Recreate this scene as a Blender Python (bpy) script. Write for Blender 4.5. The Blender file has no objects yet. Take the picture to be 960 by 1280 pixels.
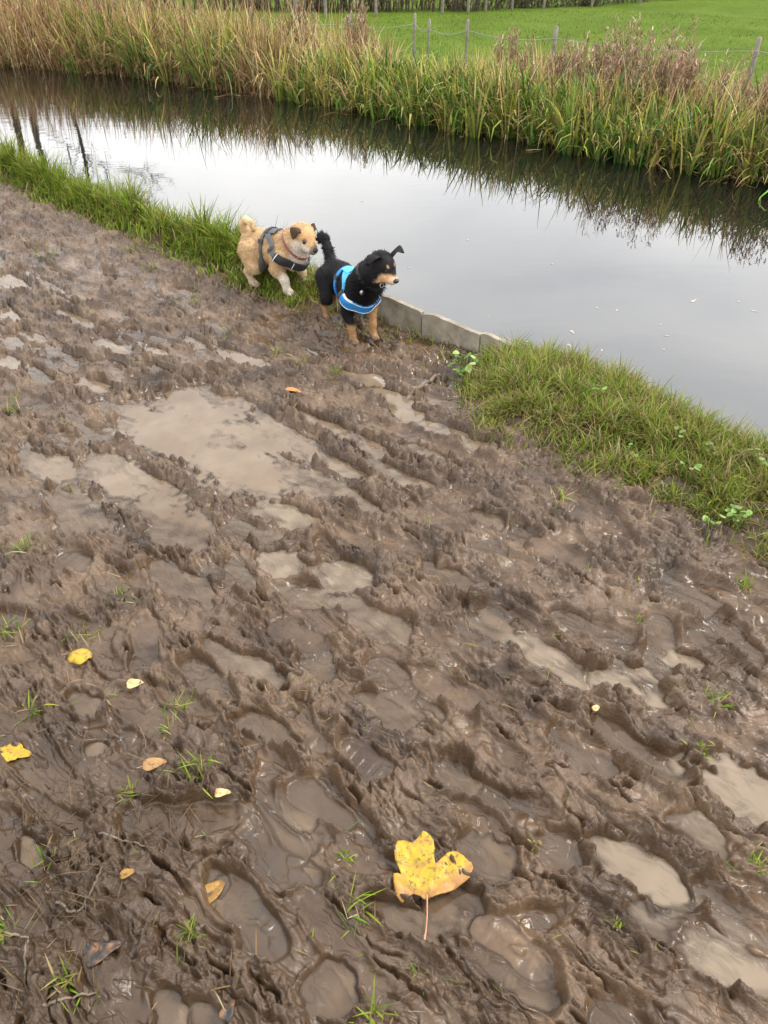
import bpy, bmesh, math, random
import numpy as np
from mathutils import Vector, Matrix

random.seed(7)
R = np.random.default_rng(7)
S = bpy.context.scene
COL = S.collection
PI = math.pi

# ------------------------------------------------------------------ camera
CAM_H, PITCH, FPX = 1.5, math.radians(37.4), 961.0
cam_d = bpy.data.cameras.new('camera')
cam_d.sensor_fit = 'VERTICAL'
cam_d.sensor_height = 36.0
cam_d.lens = FPX / 1280 * 36.0
cam_d.clip_start = 0.05
cam_d.clip_end = 2000
cam = bpy.data.objects.new('camera', cam_d)
COL.objects.link(cam)
cam.location = (0, 0, CAM_H)
cam.rotation_euler = (PI / 2 - PITCH, 0, 0)
S.camera = cam
S.render.resolution_x, S.render.resolution_y = 768, 1024

# ------------------------------------------------------------------ sky: bright overcast
SUN_EL, SUN_AZ = math.radians(52), math.radians(78)     # azimuth of the sun measured from +Y towards +X
W = bpy.data.worlds.new('World')
S.world = W
W.use_nodes = True
wn, wl = W.node_tree.nodes, W.node_tree.links
wn.clear()
sky = wn.new('ShaderNodeTexSky')
sky.sky_type = 'NISHITA'
sky.sun_disc = False
sky.sun_elevation = SUN_EL
sky.sun_rotation = SUN_AZ
tc = wn.new('ShaderNodeTexCoord')
mp = wn.new('ShaderNodeMapping')
mp.inputs['Scale'].default_value = (1, 1, 2.6)
nz = wn.new('ShaderNodeTexNoise')
nz.inputs['Scale'].default_value = 1.7
nz.inputs['Detail'].default_value = 6
nz.inputs['Roughness'].default_value = 0.5
nz.inputs['Distortion'].default_value = 0.3
rp = wn.new('ShaderNodeValToRGB')                         # the cloud layer's own light and dark
rp.color_ramp.elements[0].position = 0.32
rp.color_ramp.elements[0].color = (7.6, 7.85, 8.4, 1)
rp.color_ramp.elements[1].position = 0.68
rp.color_ramp.elements[1].color = (13.2, 13.05, 12.8, 1)
mx = wn.new('ShaderNodeMixRGB')
mx.inputs[0].default_value = 0.93
bg = wn.new('ShaderNodeBackground')
bg.inputs['Strength'].default_value = 0.1
wo = wn.new('ShaderNodeOutputWorld')
wl.new(tc.outputs['Generated'], mp.inputs['Vector'])
wl.new(mp.outputs['Vector'], nz.inputs['Vector'])
wl.new(nz.outputs['Fac'], rp.inputs['Fac'])
wl.new(sky.outputs['Color'], mx.inputs[1])
wl.new(rp.outputs['Color'], mx.inputs[2])
wl.new(mx.outputs['Color'], bg.inputs['Color'])
wl.new(bg.outputs['Background'], wo.inputs['Surface'])

sun_d = bpy.data.lights.new('sun', 'SUN')
sun_d.energy = 1.5
sun_d.angle = math.radians(14)
sun_d.color = (1.0, 0.95, 0.88)
sun = bpy.data.objects.new('sun', sun_d)
COL.objects.link(sun)
sv = Vector((math.sin(SUN_AZ) * math.cos(SUN_EL), math.cos(SUN_AZ) * math.cos(SUN_EL), math.sin(SUN_EL)))
sun.rotation_euler = sv.to_track_quat('Z', 'Y').to_euler()
sun.location = (4, 5, 9)

S.view_settings.view_transform = 'Standard'
S.view_settings.look = 'None'
S.view_settings.gamma = 1
S.view_settings.exposure = 1.2
S.render.engine = 'CYCLES'

# ------------------------------------------------------------------ frame of the place: u along the canal, v across it
TH = math.radians(48.3)
DX, DY = -math.sin(TH), math.cos(TH)
NX, NY = math.cos(TH), math.sin(TH)
WATER_Z = -0.25
V_NEAR, V_FAR = 2.64, 7.15
FIELD_Z = -0.30


def bend(u):                                  # the canal swings left beyond the dogs
    u = np.asarray(u, float)
    q = np.clip(u - 9, 0, 16)
    return -0.045 * q * q - 1.44 * np.clip(u - 25, 0, None)


def uv(x, y):
    u = x * DX + y * DY
    v = x * NX + y * NY
    return u, v - bend(u)


def xy(u, v):
    v = v + bend(u)
    return u * DX + v * NX, u * DY + v * NY


def G(px, py, z=0.0):                         # a point of the ground plan, from survey marks in the photograph
    a, b = (px - 480) / FPX, (640 - py) / FPX
    d = np.array([a, math.cos(PITCH) + b * math.sin(PITCH), -math.sin(PITCH) + b * math.cos(PITCH)])
    t = (z - CAM_H) / d[2]
    return np.array([0, 0, CAM_H]) + t * d


# ------------------------------------------------------------------ noise
PERM = R.permutation(512)
PERM = np.concatenate([PERM, PERM, PERM])
GA = R.uniform(0, 2 * PI, 512)
GX, GY = np.cos(GA), np.sin(GA)


def perlin(x, y, seed=0):
    x = np.asarray(x, float) + seed * 17.31
    y = np.asarray(y, float) + seed * 9.77
    xi, yi = np.floor(x).astype(np.int64), np.floor(y).astype(np.int64)
    xf, yf = x - xi, y - yi
    xi, yi = xi & 511, yi & 511
    su = xf * xf * xf * (xf * (xf * 6 - 15) + 10)
    sv_ = yf * yf * yf * (yf * (yf * 6 - 15) + 10)

    def gr(ix, iy, fx, fy):
        h = PERM[PERM[ix & 511] + (iy & 511)]
        return GX[h] * fx + GY[h] * fy
    a = gr(xi, yi, xf, yf)
    b = gr(xi + 1, yi, xf - 1, yf)
    c = gr(xi, yi + 1, xf, yf - 1)
    d = gr(xi + 1, yi + 1, xf - 1, yf - 1)
    return ((a + (b - a) * su) + ((c + (d - c) * su) - (a + (b - a) * su)) * sv_) * 1.45


def fbm(x, y, seed=0, oct=3, gain=0.5):
    s, a = 0, 1
    for i in range(oct):
        s = s + a * perlin(x * 2 ** i, y * 2 ** i, seed + i)
        a *= gain
    return s


def sst(a, b, x):
    t = np.clip((x - a) / (b - a), 0, 1)
    return t * t * (3 - 2 * t)


def worley(x, y, seed=0):
    xi, yi = np.floor(x).astype(np.int64), np.floor(y).astype(np.int64)
    f1 = np.full(x.shape, 9.0)
    f2 = np.full(x.shape, 9.0)
    rid = np.zeros(x.shape)
    for di in (-1, 0, 1):
        for dj in (-1, 0, 1):
            cx_, cy_ = xi + di, yi + dj
            hs_ = PERM[PERM[(cx_ + seed * 37) & 511] + (cy_ & 511)]
            px_ = cx_ + (hs_ % 61) / 61.0
            py_ = cy_ + ((hs_ * 7) % 59) / 59.0
            d = np.hypot(x - px_, y - py_)
            n1 = d < f1
            f2 = np.where(n1, f1, np.minimum(f2, d))
            rid = np.where(n1, ((hs_ * 13) % 97) / 97.0, rid)
            f1 = np.where(n1, d, f1)
    return f1, f2, rid


# ------------------------------------------------------------------ materials
def ramp(nt, fac, stops):
    r = nt.nodes.new('ShaderNodeValToRGB')
    el = r.color_ramp.elements
    el[0].position, el[0].color = stops[0][0], (*stops[0][1], 1)
    el[1].position, el[1].color = stops[-1][0], (*stops[-1][1], 1)
    for p_, c in stops[1:-1]:
        e = el.new(p_)
        e.color = (*c, 1)
    nt.links.new(fac, r.inputs['Fac'])
    return r.outputs['Color']


def noise(nt, scale, detail=4, rough=0.55, dist=0.0, vec=None):
    n = nt.nodes.new('ShaderNodeTexNoise')
    n.inputs['Scale'].default_value = scale
    n.inputs['Detail'].default_value = detail
    n.inputs['Roughness'].default_value = rough
    n.inputs['Distortion'].default_value = dist
    if vec is None:
        t = nt.nodes.new('ShaderNodeTexCoord')
        vec = t.outputs['Object']
    nt.links.new(vec, n.inputs['Vector'])
    return n.outputs['Fac']


def base_mat(name, rough=0.7, spec=0.5):
    m = bpy.data.materials.new(name)
    m.use_nodes = True
    b = m.node_tree.nodes['Principled BSDF']
    b.inputs['Roughness'].default_value = rough
    b.inputs['Specular IOR Level'].default_value = spec
    return m, m.node_tree, b


def simple_mat(name, c0, c1, scale=30, rough=0.6, bump=0.0, spec=0.5, metal=0.0):
    m, nt, b = base_mat(name, rough, spec)
    f = noise(nt, scale)
    nt.links.new(ramp(nt, f, [(0.3, c0), (0.7, c1)]), b.inputs['Base Color'])
    b.inputs['Metallic'].default_value = metal
    if bump:
        bp = nt.nodes.new('ShaderNodeBump')
        bp.inputs['Strength'].default_value = bump
        bp.inputs['Distance'].default_value = 0.004
        nt.links.new(noise(nt, scale * 4), bp.inputs['Height'])
        nt.links.new(bp.outputs['Normal'], b.inputs['Normal'])
    return m


def attr_mat(name, rough=0.6, spec=0.4, trans=0.0, vary=0.0, vscale=40):
    """colour comes from the blade, hair or petal colours stored on the mesh"""
    m, nt, b = base_mat(name, rough, spec)
    a = nt.nodes.new('ShaderNodeAttribute')
    a.attribute_name = 'Col'
    c = a.outputs['Color']
    if vary:
        n = noise(nt, vscale)
        mm = nt.nodes.new('ShaderNodeMapRange')
        mm.inputs['From Min'].default_value = 0.3
        mm.inputs['From Max'].default_value = 0.7
        mm.inputs['To Min'].default_value = 1 - vary
        mm.inputs['To Max'].default_value = 1 + vary
        nt.links.new(n, mm.inputs['Value'])
        v = nt.nodes.new('ShaderNodeVectorMath')
        v.operation = 'SCALE'
        nt.links.new(c, v.inputs[0])
        nt.links.new(mm.outputs['Result'], v.inputs['Scale'])
        c = v.outputs['Vector']
    nt.links.new(c, b.inputs['Base Color'])
    if trans:
        t = nt.nodes.new('ShaderNodeBsdfTranslucent')
        nt.links.new(c, t.inputs['Color'])
        ms = nt.nodes.new('ShaderNodeMixShader')
        ms.inputs['Fac'].default_value = trans
        out = nt.nodes['Material Output']
        nt.links.new(b.outputs['BSDF'], ms.inputs[1])
        nt.links.new(t.outputs['BSDF'], ms.inputs[2])
        nt.links.new(ms.outputs['Shader'], out.inputs['Surface'])
    return m


# ------------------------------------------------------------------ mesh helpers
def np_mesh(name, V, F, mat=None, parent=None, col=None, smooth=True, attrs=None):
    V = np.ascontiguousarray(V, np.float32)
    F = np.ascontiguousarray(F, np.int32)
    me = bpy.data.meshes.new(name)
    n, k = F.shape
    me.vertices.add(len(V))
    me.vertices.foreach_set('co', V.ravel())
    me.loops.add(n * k)
    me.loops.foreach_set('vertex_index', F.ravel())
    me.polygons.add(n)
    me.polygons.foreach_set('loop_start', np.arange(0, n * k, k, dtype=np.int32))
    me.polygons.foreach_set('loop_total', np.full(n, k, np.int32))
    me.polygons.foreach_set('use_smooth', np.full(n, smooth, bool))
    me.update(calc_edges=True)
    if col is not None:
        a = me.attributes.new('Col', 'FLOAT_COLOR', 'POINT')
        c = np.ones((len(V), 4), np.float32)
        c[:, :3] = col
        a.data.foreach_set('color', c.ravel())
    for an, av in (attrs or {}).items():
        a = me.attributes.new(an, 'FLOAT', 'POINT')
        a.data.foreach_set('value', np.ascontiguousarray(av, np.float32))
    o = bpy.data.objects.new(name, me)
    COL.objects.link(o)
    if mat:
        me.materials.append(mat)
    if parent:
        o.parent = parent
    return o


def bm_obj(name, bm, mat=None, parent=None, smooth=True):
    me = bpy.data.meshes.new(name)
    bm.normal_update()
    bm.to_mesh(me)
    bm.free()
    for p_ in me.polygons:
        p_.use_smooth = smooth
    o = bpy.data.objects.new(name, me)
    COL.objects.link(o)
    if mat:
        me.materials.append(mat)
    if parent:
        o.parent = parent
    return o


def tag(o, label=None, cat=None, group=None, kind=None):
    if label:
        o['label'] = label
    if cat:
        o['category'] = cat
    if group:
        o['group'] = group
    if kind:
        o['kind'] = kind
    return o


def empty(name, loc, rz=0.0):
    o = bpy.data.objects.new(name, None)
    COL.objects.link(o)
    o.location = loc
    o.rotation_euler = (0, 0, rz)
    o.empty_display_size = 0.1
    return o


def tube(pts, rad, seg=7, cap=True):
    """vertices and quads of a tapered tube along points"""
    P = np.asarray(pts, float)
    n = len(P)
    rad = np.broadcast_to(np.asarray(rad, float), (n,))
    T = np.gradient(P, axis=0)
    T /= np.linalg.norm(T, axis=1)[:, None] + 1e-9
    ref = np.array([0.13, 0.21, 0.97])
    if abs(T[0] @ ref) > 0.9:
        ref = np.array([0.95, 0.2, 0.1])
    A = np.cross(T, ref)
    A /= np.linalg.norm(A, axis=1)[:, None] + 1e-9
    B = np.cross(T, A)
    an = np.linspace(0, 2 * PI, seg, endpoint=False)
    V = P[:, None] + rad[:, None, None] * (np.cos(an)[None, :, None] * A[:, None] + np.sin(an)[None, :, None] * B[:, None])
    V = V.reshape(-1, 3)
    i, j = np.meshgrid(np.arange(n - 1), np.arange(seg), indexing='ij')
    F = np.stack([i * seg + j, i * seg + (j + 1) % seg, (i + 1) * seg + (j + 1) % seg, (i + 1) * seg + j], -1).reshape(-1, 4)
    if cap:
        m = len(V)
        V = np.vstack([V, P[:1] - T[:1] * rad[0] * 0.5, P[-1:] + T[-1:] * rad[-1] * 0.5])
        j = np.arange(seg)
        c0 = np.stack([(j + 1) % seg, j, np.full(seg, m), np.full(seg, m)], -1)
        c1 = np.stack([(n - 1) * seg + j, (n - 1) * seg + (j + 1) % seg, np.full(seg, m + 1), np.full(seg, m + 1)], -1)
        return V, F, np.vstack([c0, c1])[:, :3]
    return V, F, np.zeros((0, 3), int)


def tubes_mesh(name, items, mat, parent=None, seg=6, col=None):
    Vs, Fs, off, cs = [], [], 0, []
    for it in items:
        V, F, C = tube(it[0], it[1], seg)
        Fs += [F + off]
        if len(C):
            Fs += [np.column_stack([C, C[:, 2]]) + off]
        Vs.append(V)
        off += len(V)
    V = np.vstack(Vs)
    F = np.vstack(Fs)
    me = bpy.data.meshes.new(name)
    faces = [tuple(f) if f[2] != f[3] else tuple(f[:3]) for f in F.tolist()]
    me.from_pydata(V.tolist(), [], faces)
    me.polygons.foreach_set('use_smooth', np.ones(len(me.polygons), bool))
    o = bpy.data.objects.new(name, me)
    COL.objects.link(o)
    me.materials.append(mat)
    if parent:
        o.parent = parent
    return o


def blades(base, az, lean, curl, L, w, c0, c1, K=3, twist=0.7, tipw=0.08, stiff=1.0):
    """arching blades: arrays in, vertices, quads and colours out"""
    n = len(base)
    be = az + PI / 2 + R.uniform(-twist, twist, n)
    side = np.stack([np.cos(be), np.sin(be), np.zeros(n)], -1)
    d = np.stack([np.cos(az), np.sin(az)], -1)
    P = base.copy()
    rows, cols = [], []
    for k in range(K + 1):
        s = k / K
        ww = w * (0.75 + 0.5 * s if s < 0.35 else (1 - s) ** 0.7 * 1.2 + tipw)
        rows += [P - side * ww[:, None] / 2, P + side * ww[:, None] / 2]
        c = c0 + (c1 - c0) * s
        cols += [c, c]
        ph = lean + curl * s ** stiff
        P = P + (L / K)[:, None] * np.stack([d[:, 0] * np.sin(ph), d[:, 1] * np.sin(ph), np.cos(ph)], -1)
    m = 2 * (K + 1)
    V = np.stack(rows, 1).reshape(-1, 3)
    C = np.stack(cols, 1).reshape(-1, 3)
    b = np.arange(n)[:, None] * m
    F = np.concatenate([b + np.array([2 * k, 2 * k + 1, 2 * k + 3, 2 * k + 2]) for k in range(K)], 1).reshape(-1, 4)
    return V, F, C


def pal(cols, n, jit=0.15):
    cols = np.array(cols, float)
    c = cols[R.integers(0, len(cols), n)]
    return np.clip(c * (1 + R.normal(0, jit, (n, 1))) * (1 + R.normal(0, jit * 0.3, (n, 3))), 0.004, 1)

# ------------------------------------------------------------------ the trodden mud of the towpath: one sheet
CX, CY = 0.0, -1.2                                        # mesh centre, behind the walker
dens = np.radians(25.5)
th = np.concatenate([
    np.radians(np.linspace(-180, -50, 40, endpoint=False)),
    np.linspace(np.radians(-50), -dens, 70, endpoint=False),
    np.linspace(-dens, dens, 860, endpoint=False),
    np.linspace(dens, np.radians(50), 70, endpoint=False),
    np.radians(np.linspace(50, 180, 40, endpoint=False))])
rr = [0.15, 0.5, 0.9, 1.2, 1.4, 1.5]
r = 1.56
while r < 10.5:
    rr.append(r)
    r += 0.0019 * (r / 1.7) ** 1.6
while r < 400:
    rr.append(r)
    r *= 1.12
rr = np.array(rr)
NT, NR = len(th), len(rr)
RG, TG = np.meshgrid(rr, th, indexing='ij')
X = CX + RG * np.sin(TG)
Y = CY + RG * np.cos(TG)
U, Vv = uv(X, Y)


def grass_edge(u):                                        # where the mud gives way to the bank's turf
    return 2.07 + 0.36 * sst(1.25, 1.95, u) + 0.06 * sst(3.4, 4.5, u)


def bare(u):                                              # the trodden gap at the sheet piling
    return sst(1.48, 1.78, u) * (1 - sst(2.5, 2.95, u))


wu = perlin(U / 0.16, Vv / 0.16, 1) * 0.020 + perlin(U / 0.05, Vv / 0.05, 2) * 0.006
wv = perlin(U / 0.16, Vv / 0.16, 3) * 0.020 + perlin(U / 0.05, Vv / 0.05, 4) * 0.006
u1, v1 = U + wu, Vv + wv

# overlapping slips and treads: smooth floors at odd levels, squeezed ridges between them
f1, f2, rid = worley((U + wu * 1.7) / 0.215, (Vv + wv * 1.5) / 0.080, 5)
e_ = f2 - f1
rmod = np.clip(0.45 + 1.1 * perlin(U / 0.11, Vv / 0.06, 9), 0, 1.3)
ridge = np.exp(-(e_ / 0.17) ** 2) * rmod
h = (rid - 0.5) * 0.024 * sst(0.0, 0.16, e_) + 0.019 * ridge
f1, f2, rid = worley((U + wu * 1.2) / 0.115 + 5, (Vv + wv * 1.2) / 0.052, 6)
e2_ = f2 - f1
part_ = sst(-0.1, 0.4, perlin(U / 0.35, Vv / 0.22, 10))
h += part_ * ((rid - 0.5) * 0.011 * sst(0.0, 0.2, e2_) + 0.010 * np.exp(-(e2_ / 0.2) ** 2) * rmod)
h += 0.010 * perlin(U / 0.6, Vv / 0.4, 11) + 0.002

# boot prints, pressed one over another
def stamp(x0, y0, ang, la, lb, floor, lip, soft=0.16, keep=0.22, kind='boot', rough=0.0):
    global h
    rc = math.hypot(x0 - CX, y0 - CY)
    tc_ = math.atan2(x0 - CX, y0 - CY)
    ext = max(la, lb) * 1.7 + 0.05
    i0, i1 = np.searchsorted(rr, [rc - ext, rc + ext])
    dth = ext / max(rc, 0.3)
    j0, j1 = np.searchsorted(th, [tc_ - dth, tc_ + dth])
    if i1 <= i0 or j1 <= j0:
        return
    sl = (slice(i0, i1), slice(j0, j1))
    dx, dy = X[sl] - x0, Y[sl] - y0
    ca, sa = math.cos(ang), math.sin(ang)
    a = dx * ca + dy * sa + wu[sl] * 0.8
    b = -dx * sa + dy * ca + wv[sl] * 0.8
    if kind == 'boot':
        lbw = lb * (1.0 - 0.22 * np.exp(-((a / la + 0.15) / 0.28) ** 2) - 0.10 * sst(-0.2, -0.8, a / la))
        d = (np.abs(a / la) ** 2.6 + np.abs(b / lbw) ** 2.4) ** 0.4
    else:
        d = np.sqrt((a / la) ** 2 + (b / lb) ** 2)
        d = d + 0.34 * perlin(X[sl] / (0.35 * la + 0.04), Y[sl] / (0.35 * la + 0.04), 31) + 0.20 * perlin(X[sl] / 0.028, Y[sl] / 0.028, 32)
    w = 1 - sst(1 - soft, 1.0, d)
    hh = h[sl]
    fl = floor + 0.004 * a / la
    if rough:
        fl = fl + rough * perlin(X[sl] / 0.045, Y[sl] / 0.045, 33)
    new = hh * (1 - w) + (fl + keep * hh) * w
    lipm = lip * np.exp(-((d - 1.12) / 0.16) ** 2) * (0.55 + 0.9 * perlin(X[sl] / 0.07, Y[sl] / 0.07, 35)) * (1 - w)
    h[sl] = new + lipm


DA = math.atan2(DY, DX)
bx = R.uniform(-0.6, 9.5, 420)
by = R.uniform(-0.4, 2.35, 420)
for k in range(420):
    x0, y0 = xy(bx[k], by[k])
    if y0 < 0.2 or math.hypot(x0 - CX, y0 - CY) > 10:
        continue
    far = by[k] > 1.75
    sz = R.uniform(0.75, 1.1)
    stamp(float(x0), float(y0), DA + R.normal(0, 0.30) + (PI if R.random() < 0.5 else 0), 0.135 * sz, 0.052 * sz,
          R.uniform(-0.022, 0.006) + (0.012 if far else 0), R.uniform(0.004, 0.020), soft=R.uniform(0.12, 0.3),
          keep=R.uniform(0.12, 0.4))

# ground plan of the standing water, (px, py, half length, half width, floor, turn)
PUD = [(262, 545, .44, .25, -.024, 0), (330, 590, .30, .16, -.020, .3), (150, 590, .34, .10, -.022, .05), (215, 650, .20, .10, -.020, 0),
       (60, 580, .20, .07, -.022, 0), (200, 530, .30, .14, -.020, .1), (345, 545, .22, .12, -.021, 0), (95, 640, .20, .08, -.019, 0), (260, 500, .26, .14, -.022, 0),
       (95, 398, .20, .05, -.026, 0), (190, 437, .12, .05, -.026, 0), (137, 432, .16, .05, -.026, .1), (115, 478, .12, .05, -.024, 0),
       (300, 445, .20, .055, -.028, .1), (12, 350, .22, .06, -.026, 0), (12, 392, .16, .05, -.026, 0), (5, 450, .16, .06, -.026, 0),
       (50, 350, .30, .035, -.022, 0), (75, 372, .22, .03, -.022, 0), (245, 425, .11, .04, -.022, 0), (40, 418, .14, .04, -.022, 0),
       (545, 535, .26, .05, -.026, 0), (585, 552, .14, .05, -.026, 0), (480, 492, .16, .06, -.030, .2), (415, 575, .15, .045, -.026, 0),
       (440, 545, .22, .045, -.024, 0), (495, 590, .18, .045, -.024, 0), (530, 565, .14, .04, -.022, 0), (505, 510, .10, .05, -.028, 0),
       (455, 470, .14, .07, -.028, .3), (390, 520, .20, .04, -.022, 0), (450, 625, .12, .05, -.022, 0), (610, 648, .06, .035, -.024, 0),
       (350, 700, .12, .075, -.022, 0), (430, 715, .11, .07, -.021, .2), (470, 775, .13, .06, -.019, 0), (220, 720, .16, .055, -.020, 0),
       (305, 830, .15, .045, -.024, .1), (95, 695, .06, .045, -.022, 0), (350, 640, .14, .07, -.021, .2), (560, 720, .10, .05, -.020, 0),
       (690, 820, .13, .06, -.023, 0), (610, 775, .10, .05, -.020, 0), (795, 850, .11, .06, -.024, 0), (765, 845, .07, .04, -.024, 0), (858, 828, .07, .04, -.024, .2),
       (930, 985, .15, .075, -.030, .1), (795, 1080, .11, .055, -.028, .1), (915, 1205, .10, .045, -.024, .1), (735, 940, .11, .055, -.020, 0),
       (455, 950, .07, .05, -.021, 0), (485, 885, .10, .06, -.019, 0), (605, 1070, .06, .055, -.024, 0), (560, 1130, .075, .06, -.023, .4),
       (508, 1150, .085, .032, -.027, .3), (670, 1228, .06, .05, -.022, 0), (410, 1235, .05, .05, -.024, 0), (322, 1178, .045, .03, -.030, .2),
       (265, 1102, .035, .028, -.035, 0), (118, 938, .035, .028, -.028, 0), (105, 880, .06, .035, -.024, .2), (880, 1040, .08, .05, -.022, 0),
       (390, 820, .08, .05, -.018, 0), (570, 965, .07, .045, -.019, 0), (45, 1065, .05, .03, -.028, 0), (700, 1060, .07, .05, -.018, 0),
       (215, 1262, .05, .03, -.028, 0), (860, 745, .10, .05, -.016, 0), (380, 1010, .06, .035, -.022, 0), (330, 905, .09, .04, -.021, .1)]
for (px, py, la, lb, fl, tn) in PUD:
    p_ = G(px, py)
    big = la > 0.25
    stamp(p_[0], p_[1], DA + tn, la, lb, fl, 0.006 if big else 0.012, soft=0.35 if big else 0.25,
          keep=0.36 if big else 0.2, kind='pool', rough=0.0050)
# ridges squeezed up between the drowned prints
for (px, py, la, lb, top, tn) in [(215, 590, .22, .022, .014, .05), (170, 560, .16, .018, .012, 0), (140, 640, .15, .03, .02, .3), (260, 620, .12, .02, .012, 0),
                                  (250, 665, .12, .025, .016, .4), (375, 600, .10, .03, .02, .5), (330, 640, .14, .02, .016, .2), (400, 545, .3, .03, .02, 0),
                                  (470, 650, .22, .03, .02, .1), (560, 680, .22, .03, .022, .1), (690, 790, .3, .022, .024, .05), (760, 1010, .28, .024, .022, .05),
                                  (880, 1090, .22, .024, .022, .05), (630, 830, .2, .02, .018, .1), (600, 890, .18, .022, .02, .2), (440, 800, .1, .03, .026, .9),
                                  (700, 900, .2, .022, .022, .05), (250, 980, .12, .05, .03, .3), (230, 1060, .12, .05, .024, .2), (150, 1120, .12, .06, .024, 0)]:
    p_ = G(px, py)
    sl_d = (X - p_[0], Y - p_[1])
    ang = DA + tn
    a = sl_d[0] * math.cos(ang) + sl_d[1] * math.sin(ang) + wu * 1.5
    b = -sl_d[0] * math.sin(ang) + sl_d[1] * math.cos(ang) + wv * 1.5
    h += top * np.exp(-(np.abs(a / la) ** 3 + np.abs(b / lb) ** 2)) * (0.75 + 0.7 * perlin(X / 0.05, Y / 0.05, 41))

# broken clods on whatever stands proud, slick floors below
up = sst(-0.003, 0.017, h)
u2 = u1 + perlin(U / 0.017, Vv / 0.017, 52) * 0.0045
v2 = v1 + perlin(U / 0.017, Vv / 0.017, 53) * 0.0045
tn = fbm(u2 / 0.19, v2 / 0.060, 51, 2) * 2.0
ter = np.floor(tn) + sst(0.42, 0.58, tn - np.floor(tn)) - tn * 0.85
h += 0.0125 * ter * (0.35 + 0.65 * up)                    # plates with torn edges
dryer = np.clip(sst(1.5, 2.2, Vv) + 0.7 * sst(0.7, 0.2, Vv) * sst(2.2, 1.2, U) + 0.5 * sst(3.0, 5.0, U), 0, 1)
rz_ = sst(0.0, 0.5, perlin(U / 0.20, Vv / 0.10, 63) + 0.3 * perlin(U / 0.07, Vv / 0.05, 67) + 0.35 * dryer)
rough_ = np.clip(up * (0.35 + 0.65 * rz_) + 0.30 * rz_ * sst(-0.008, 0.004, h), 0, 1)
f1, f2, rid = worley(u2 / 0.050, v2 / 0.030, 1)
h += rough_ * 0.0125 * (rid ** 1.6) * sst(0.02, 0.20, f2 - f1) * (1 - 0.4 * np.clip(f1, 0, 1) ** 2)
f1, f2, rid = worley(u2 / 0.023 + 7, v2 / 0.015, 2)
h += rough_ * 0.0098 * (rid ** 1.5) * sst(0.02, 0.22, f2 - f1) * (1 - 0.5 * np.clip(f1, 0, 1) ** 2)
h += 0.0032 * perlin(X / 0.010, Y / 0.010, 64) * rough_
h += 0.0012 * perlin(X / 0.04, Y / 0.03, 65)
dg = sst(0.38, 0.75, perlin(u2 / 0.085, v2 / 0.022, 66)) * (0.25 + 0.75 * up)
h -= 0.030 * dg                                           # torn pits
ck = np.exp(-(perlin(u2 / 0.135, v2 / 0.052, 68) / 0.055) ** 2) * sst(-0.1, 0.25, perlin(U / 0.17, Vv / 0.11, 69))
ck2 = np.exp(-(perlin(u2 / 0.060, v2 / 0.030, 70) / 0.075) ** 2) * sst(0.0, 0.35, perlin(U / 0.13, Vv / 0.09, 75)) * (0.3 + 0.7 * rough_)
h -= 0.015 * ck * (0.35 + 0.65 * up) + 0.012 * ck2        # thin tears along the edges of the plates
gq = G(235, 575)
ga, gb = (X - gq[0]) * math.cos(DA) + (Y - gq[1]) * math.sin(DA), -(X - gq[0]) * math.sin(DA) + (Y - gq[1]) * math.cos(DA)
h -= 0.010 * np.exp(-((ga / 0.62) ** 2 + (gb / 0.40) ** 2) ** 1.5)
h -= 0.005

# clear deep boot prints, trodden last, with the bars of their soles
for (px, py, la, lb, fl, tn) in [(180, 808, .110, .046, -.006, -.75), (95, 695, .075, .050, -.010, .2), (222, 1022, .135, .050, -.010, -2.35),
                                 (308, 1140, .115, .048, -.012, .05), (400, 1000, .09, .034, -.014, .1), (368, 790, .10, .058, -.002, .1),
                                 (455, 945, .085, .046, -.006, .1), (640, 1180, .10, .042, -.006, .1), (700, 690, .11, .045, -.004, .1), (560, 860, .115, .045, -.005, .15)]:
    p_ = G(px, py)
    stamp(p_[0], p_[1], DA + tn, la, lb, fl - 0.004, 0.013, soft=0.16, keep=0.12)
    ang = DA + tn
    a = (X - p_[0]) * math.cos(ang) + (Y - p_[1]) * math.sin(ang)
    b = -(X - p_[0]) * math.sin(ang) + (Y - p_[1]) * math.cos(ang)
    ins = (1 - sst(0.6, 0.85, np.sqrt((a / la) ** 2 + (b / lb) ** 2))) * sst(-0.3, 0.2, perlin(X / 0.06, Y / 0.06, 77))
    h += ins * (0.0010 if px in (455, 308) else 0.0004) * np.sign(np.sin(a / 0.0042 + 6 * np.abs(b))) * np.abs(np.sin(a / 0.0042 + 6 * np.abs(b))) ** 0.5

# lie of the land: drier crown by the turf, the bank's mound, the drop into the canal
LV = 0.022 * sst(1.45, 2.1, Vv) * (1 - sst(1.2, 1.7, U) * (1 - sst(3.2, 4.2, U))) + 0.016 * sst(0.55, 0.0, Vv) * sst(3.0, 1.2, U) + 0.015 * sst(3.4, 6.0, U) * sst(1.6, 2.4, Vv)
ge = grass_edge(U) + 0.05 * perlin(U / 0.25, Vv / 0.25, 71)
gmask = sst(-0.06, 0.10, Vv - ge) * (1 - bare(U))
mound = gmask * ((0.06 + 0.06 * sst(2.7, 3.8, U) + 0.11 * sst(4.2, 6.5, U)) * sst(0, 0.35, Vv - ge) + 0.02 * (perlin(U / 0.2, Vv / 0.2, 72) + 0.4))
berm = bare(U) * (-0.022 * sst(2.0, 2.35, Vv) + 0.022 * np.exp(-((Vv - 2.46) / 0.07) ** 2) * sst(2.2, 2.5, U))
H0 = h * (1 - 0.45 * gmask) + LV + mound * (1 - 0.25 * sst(1.8, 1.2, U)) + berm
far_f = sst(14, 40, RG)
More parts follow.
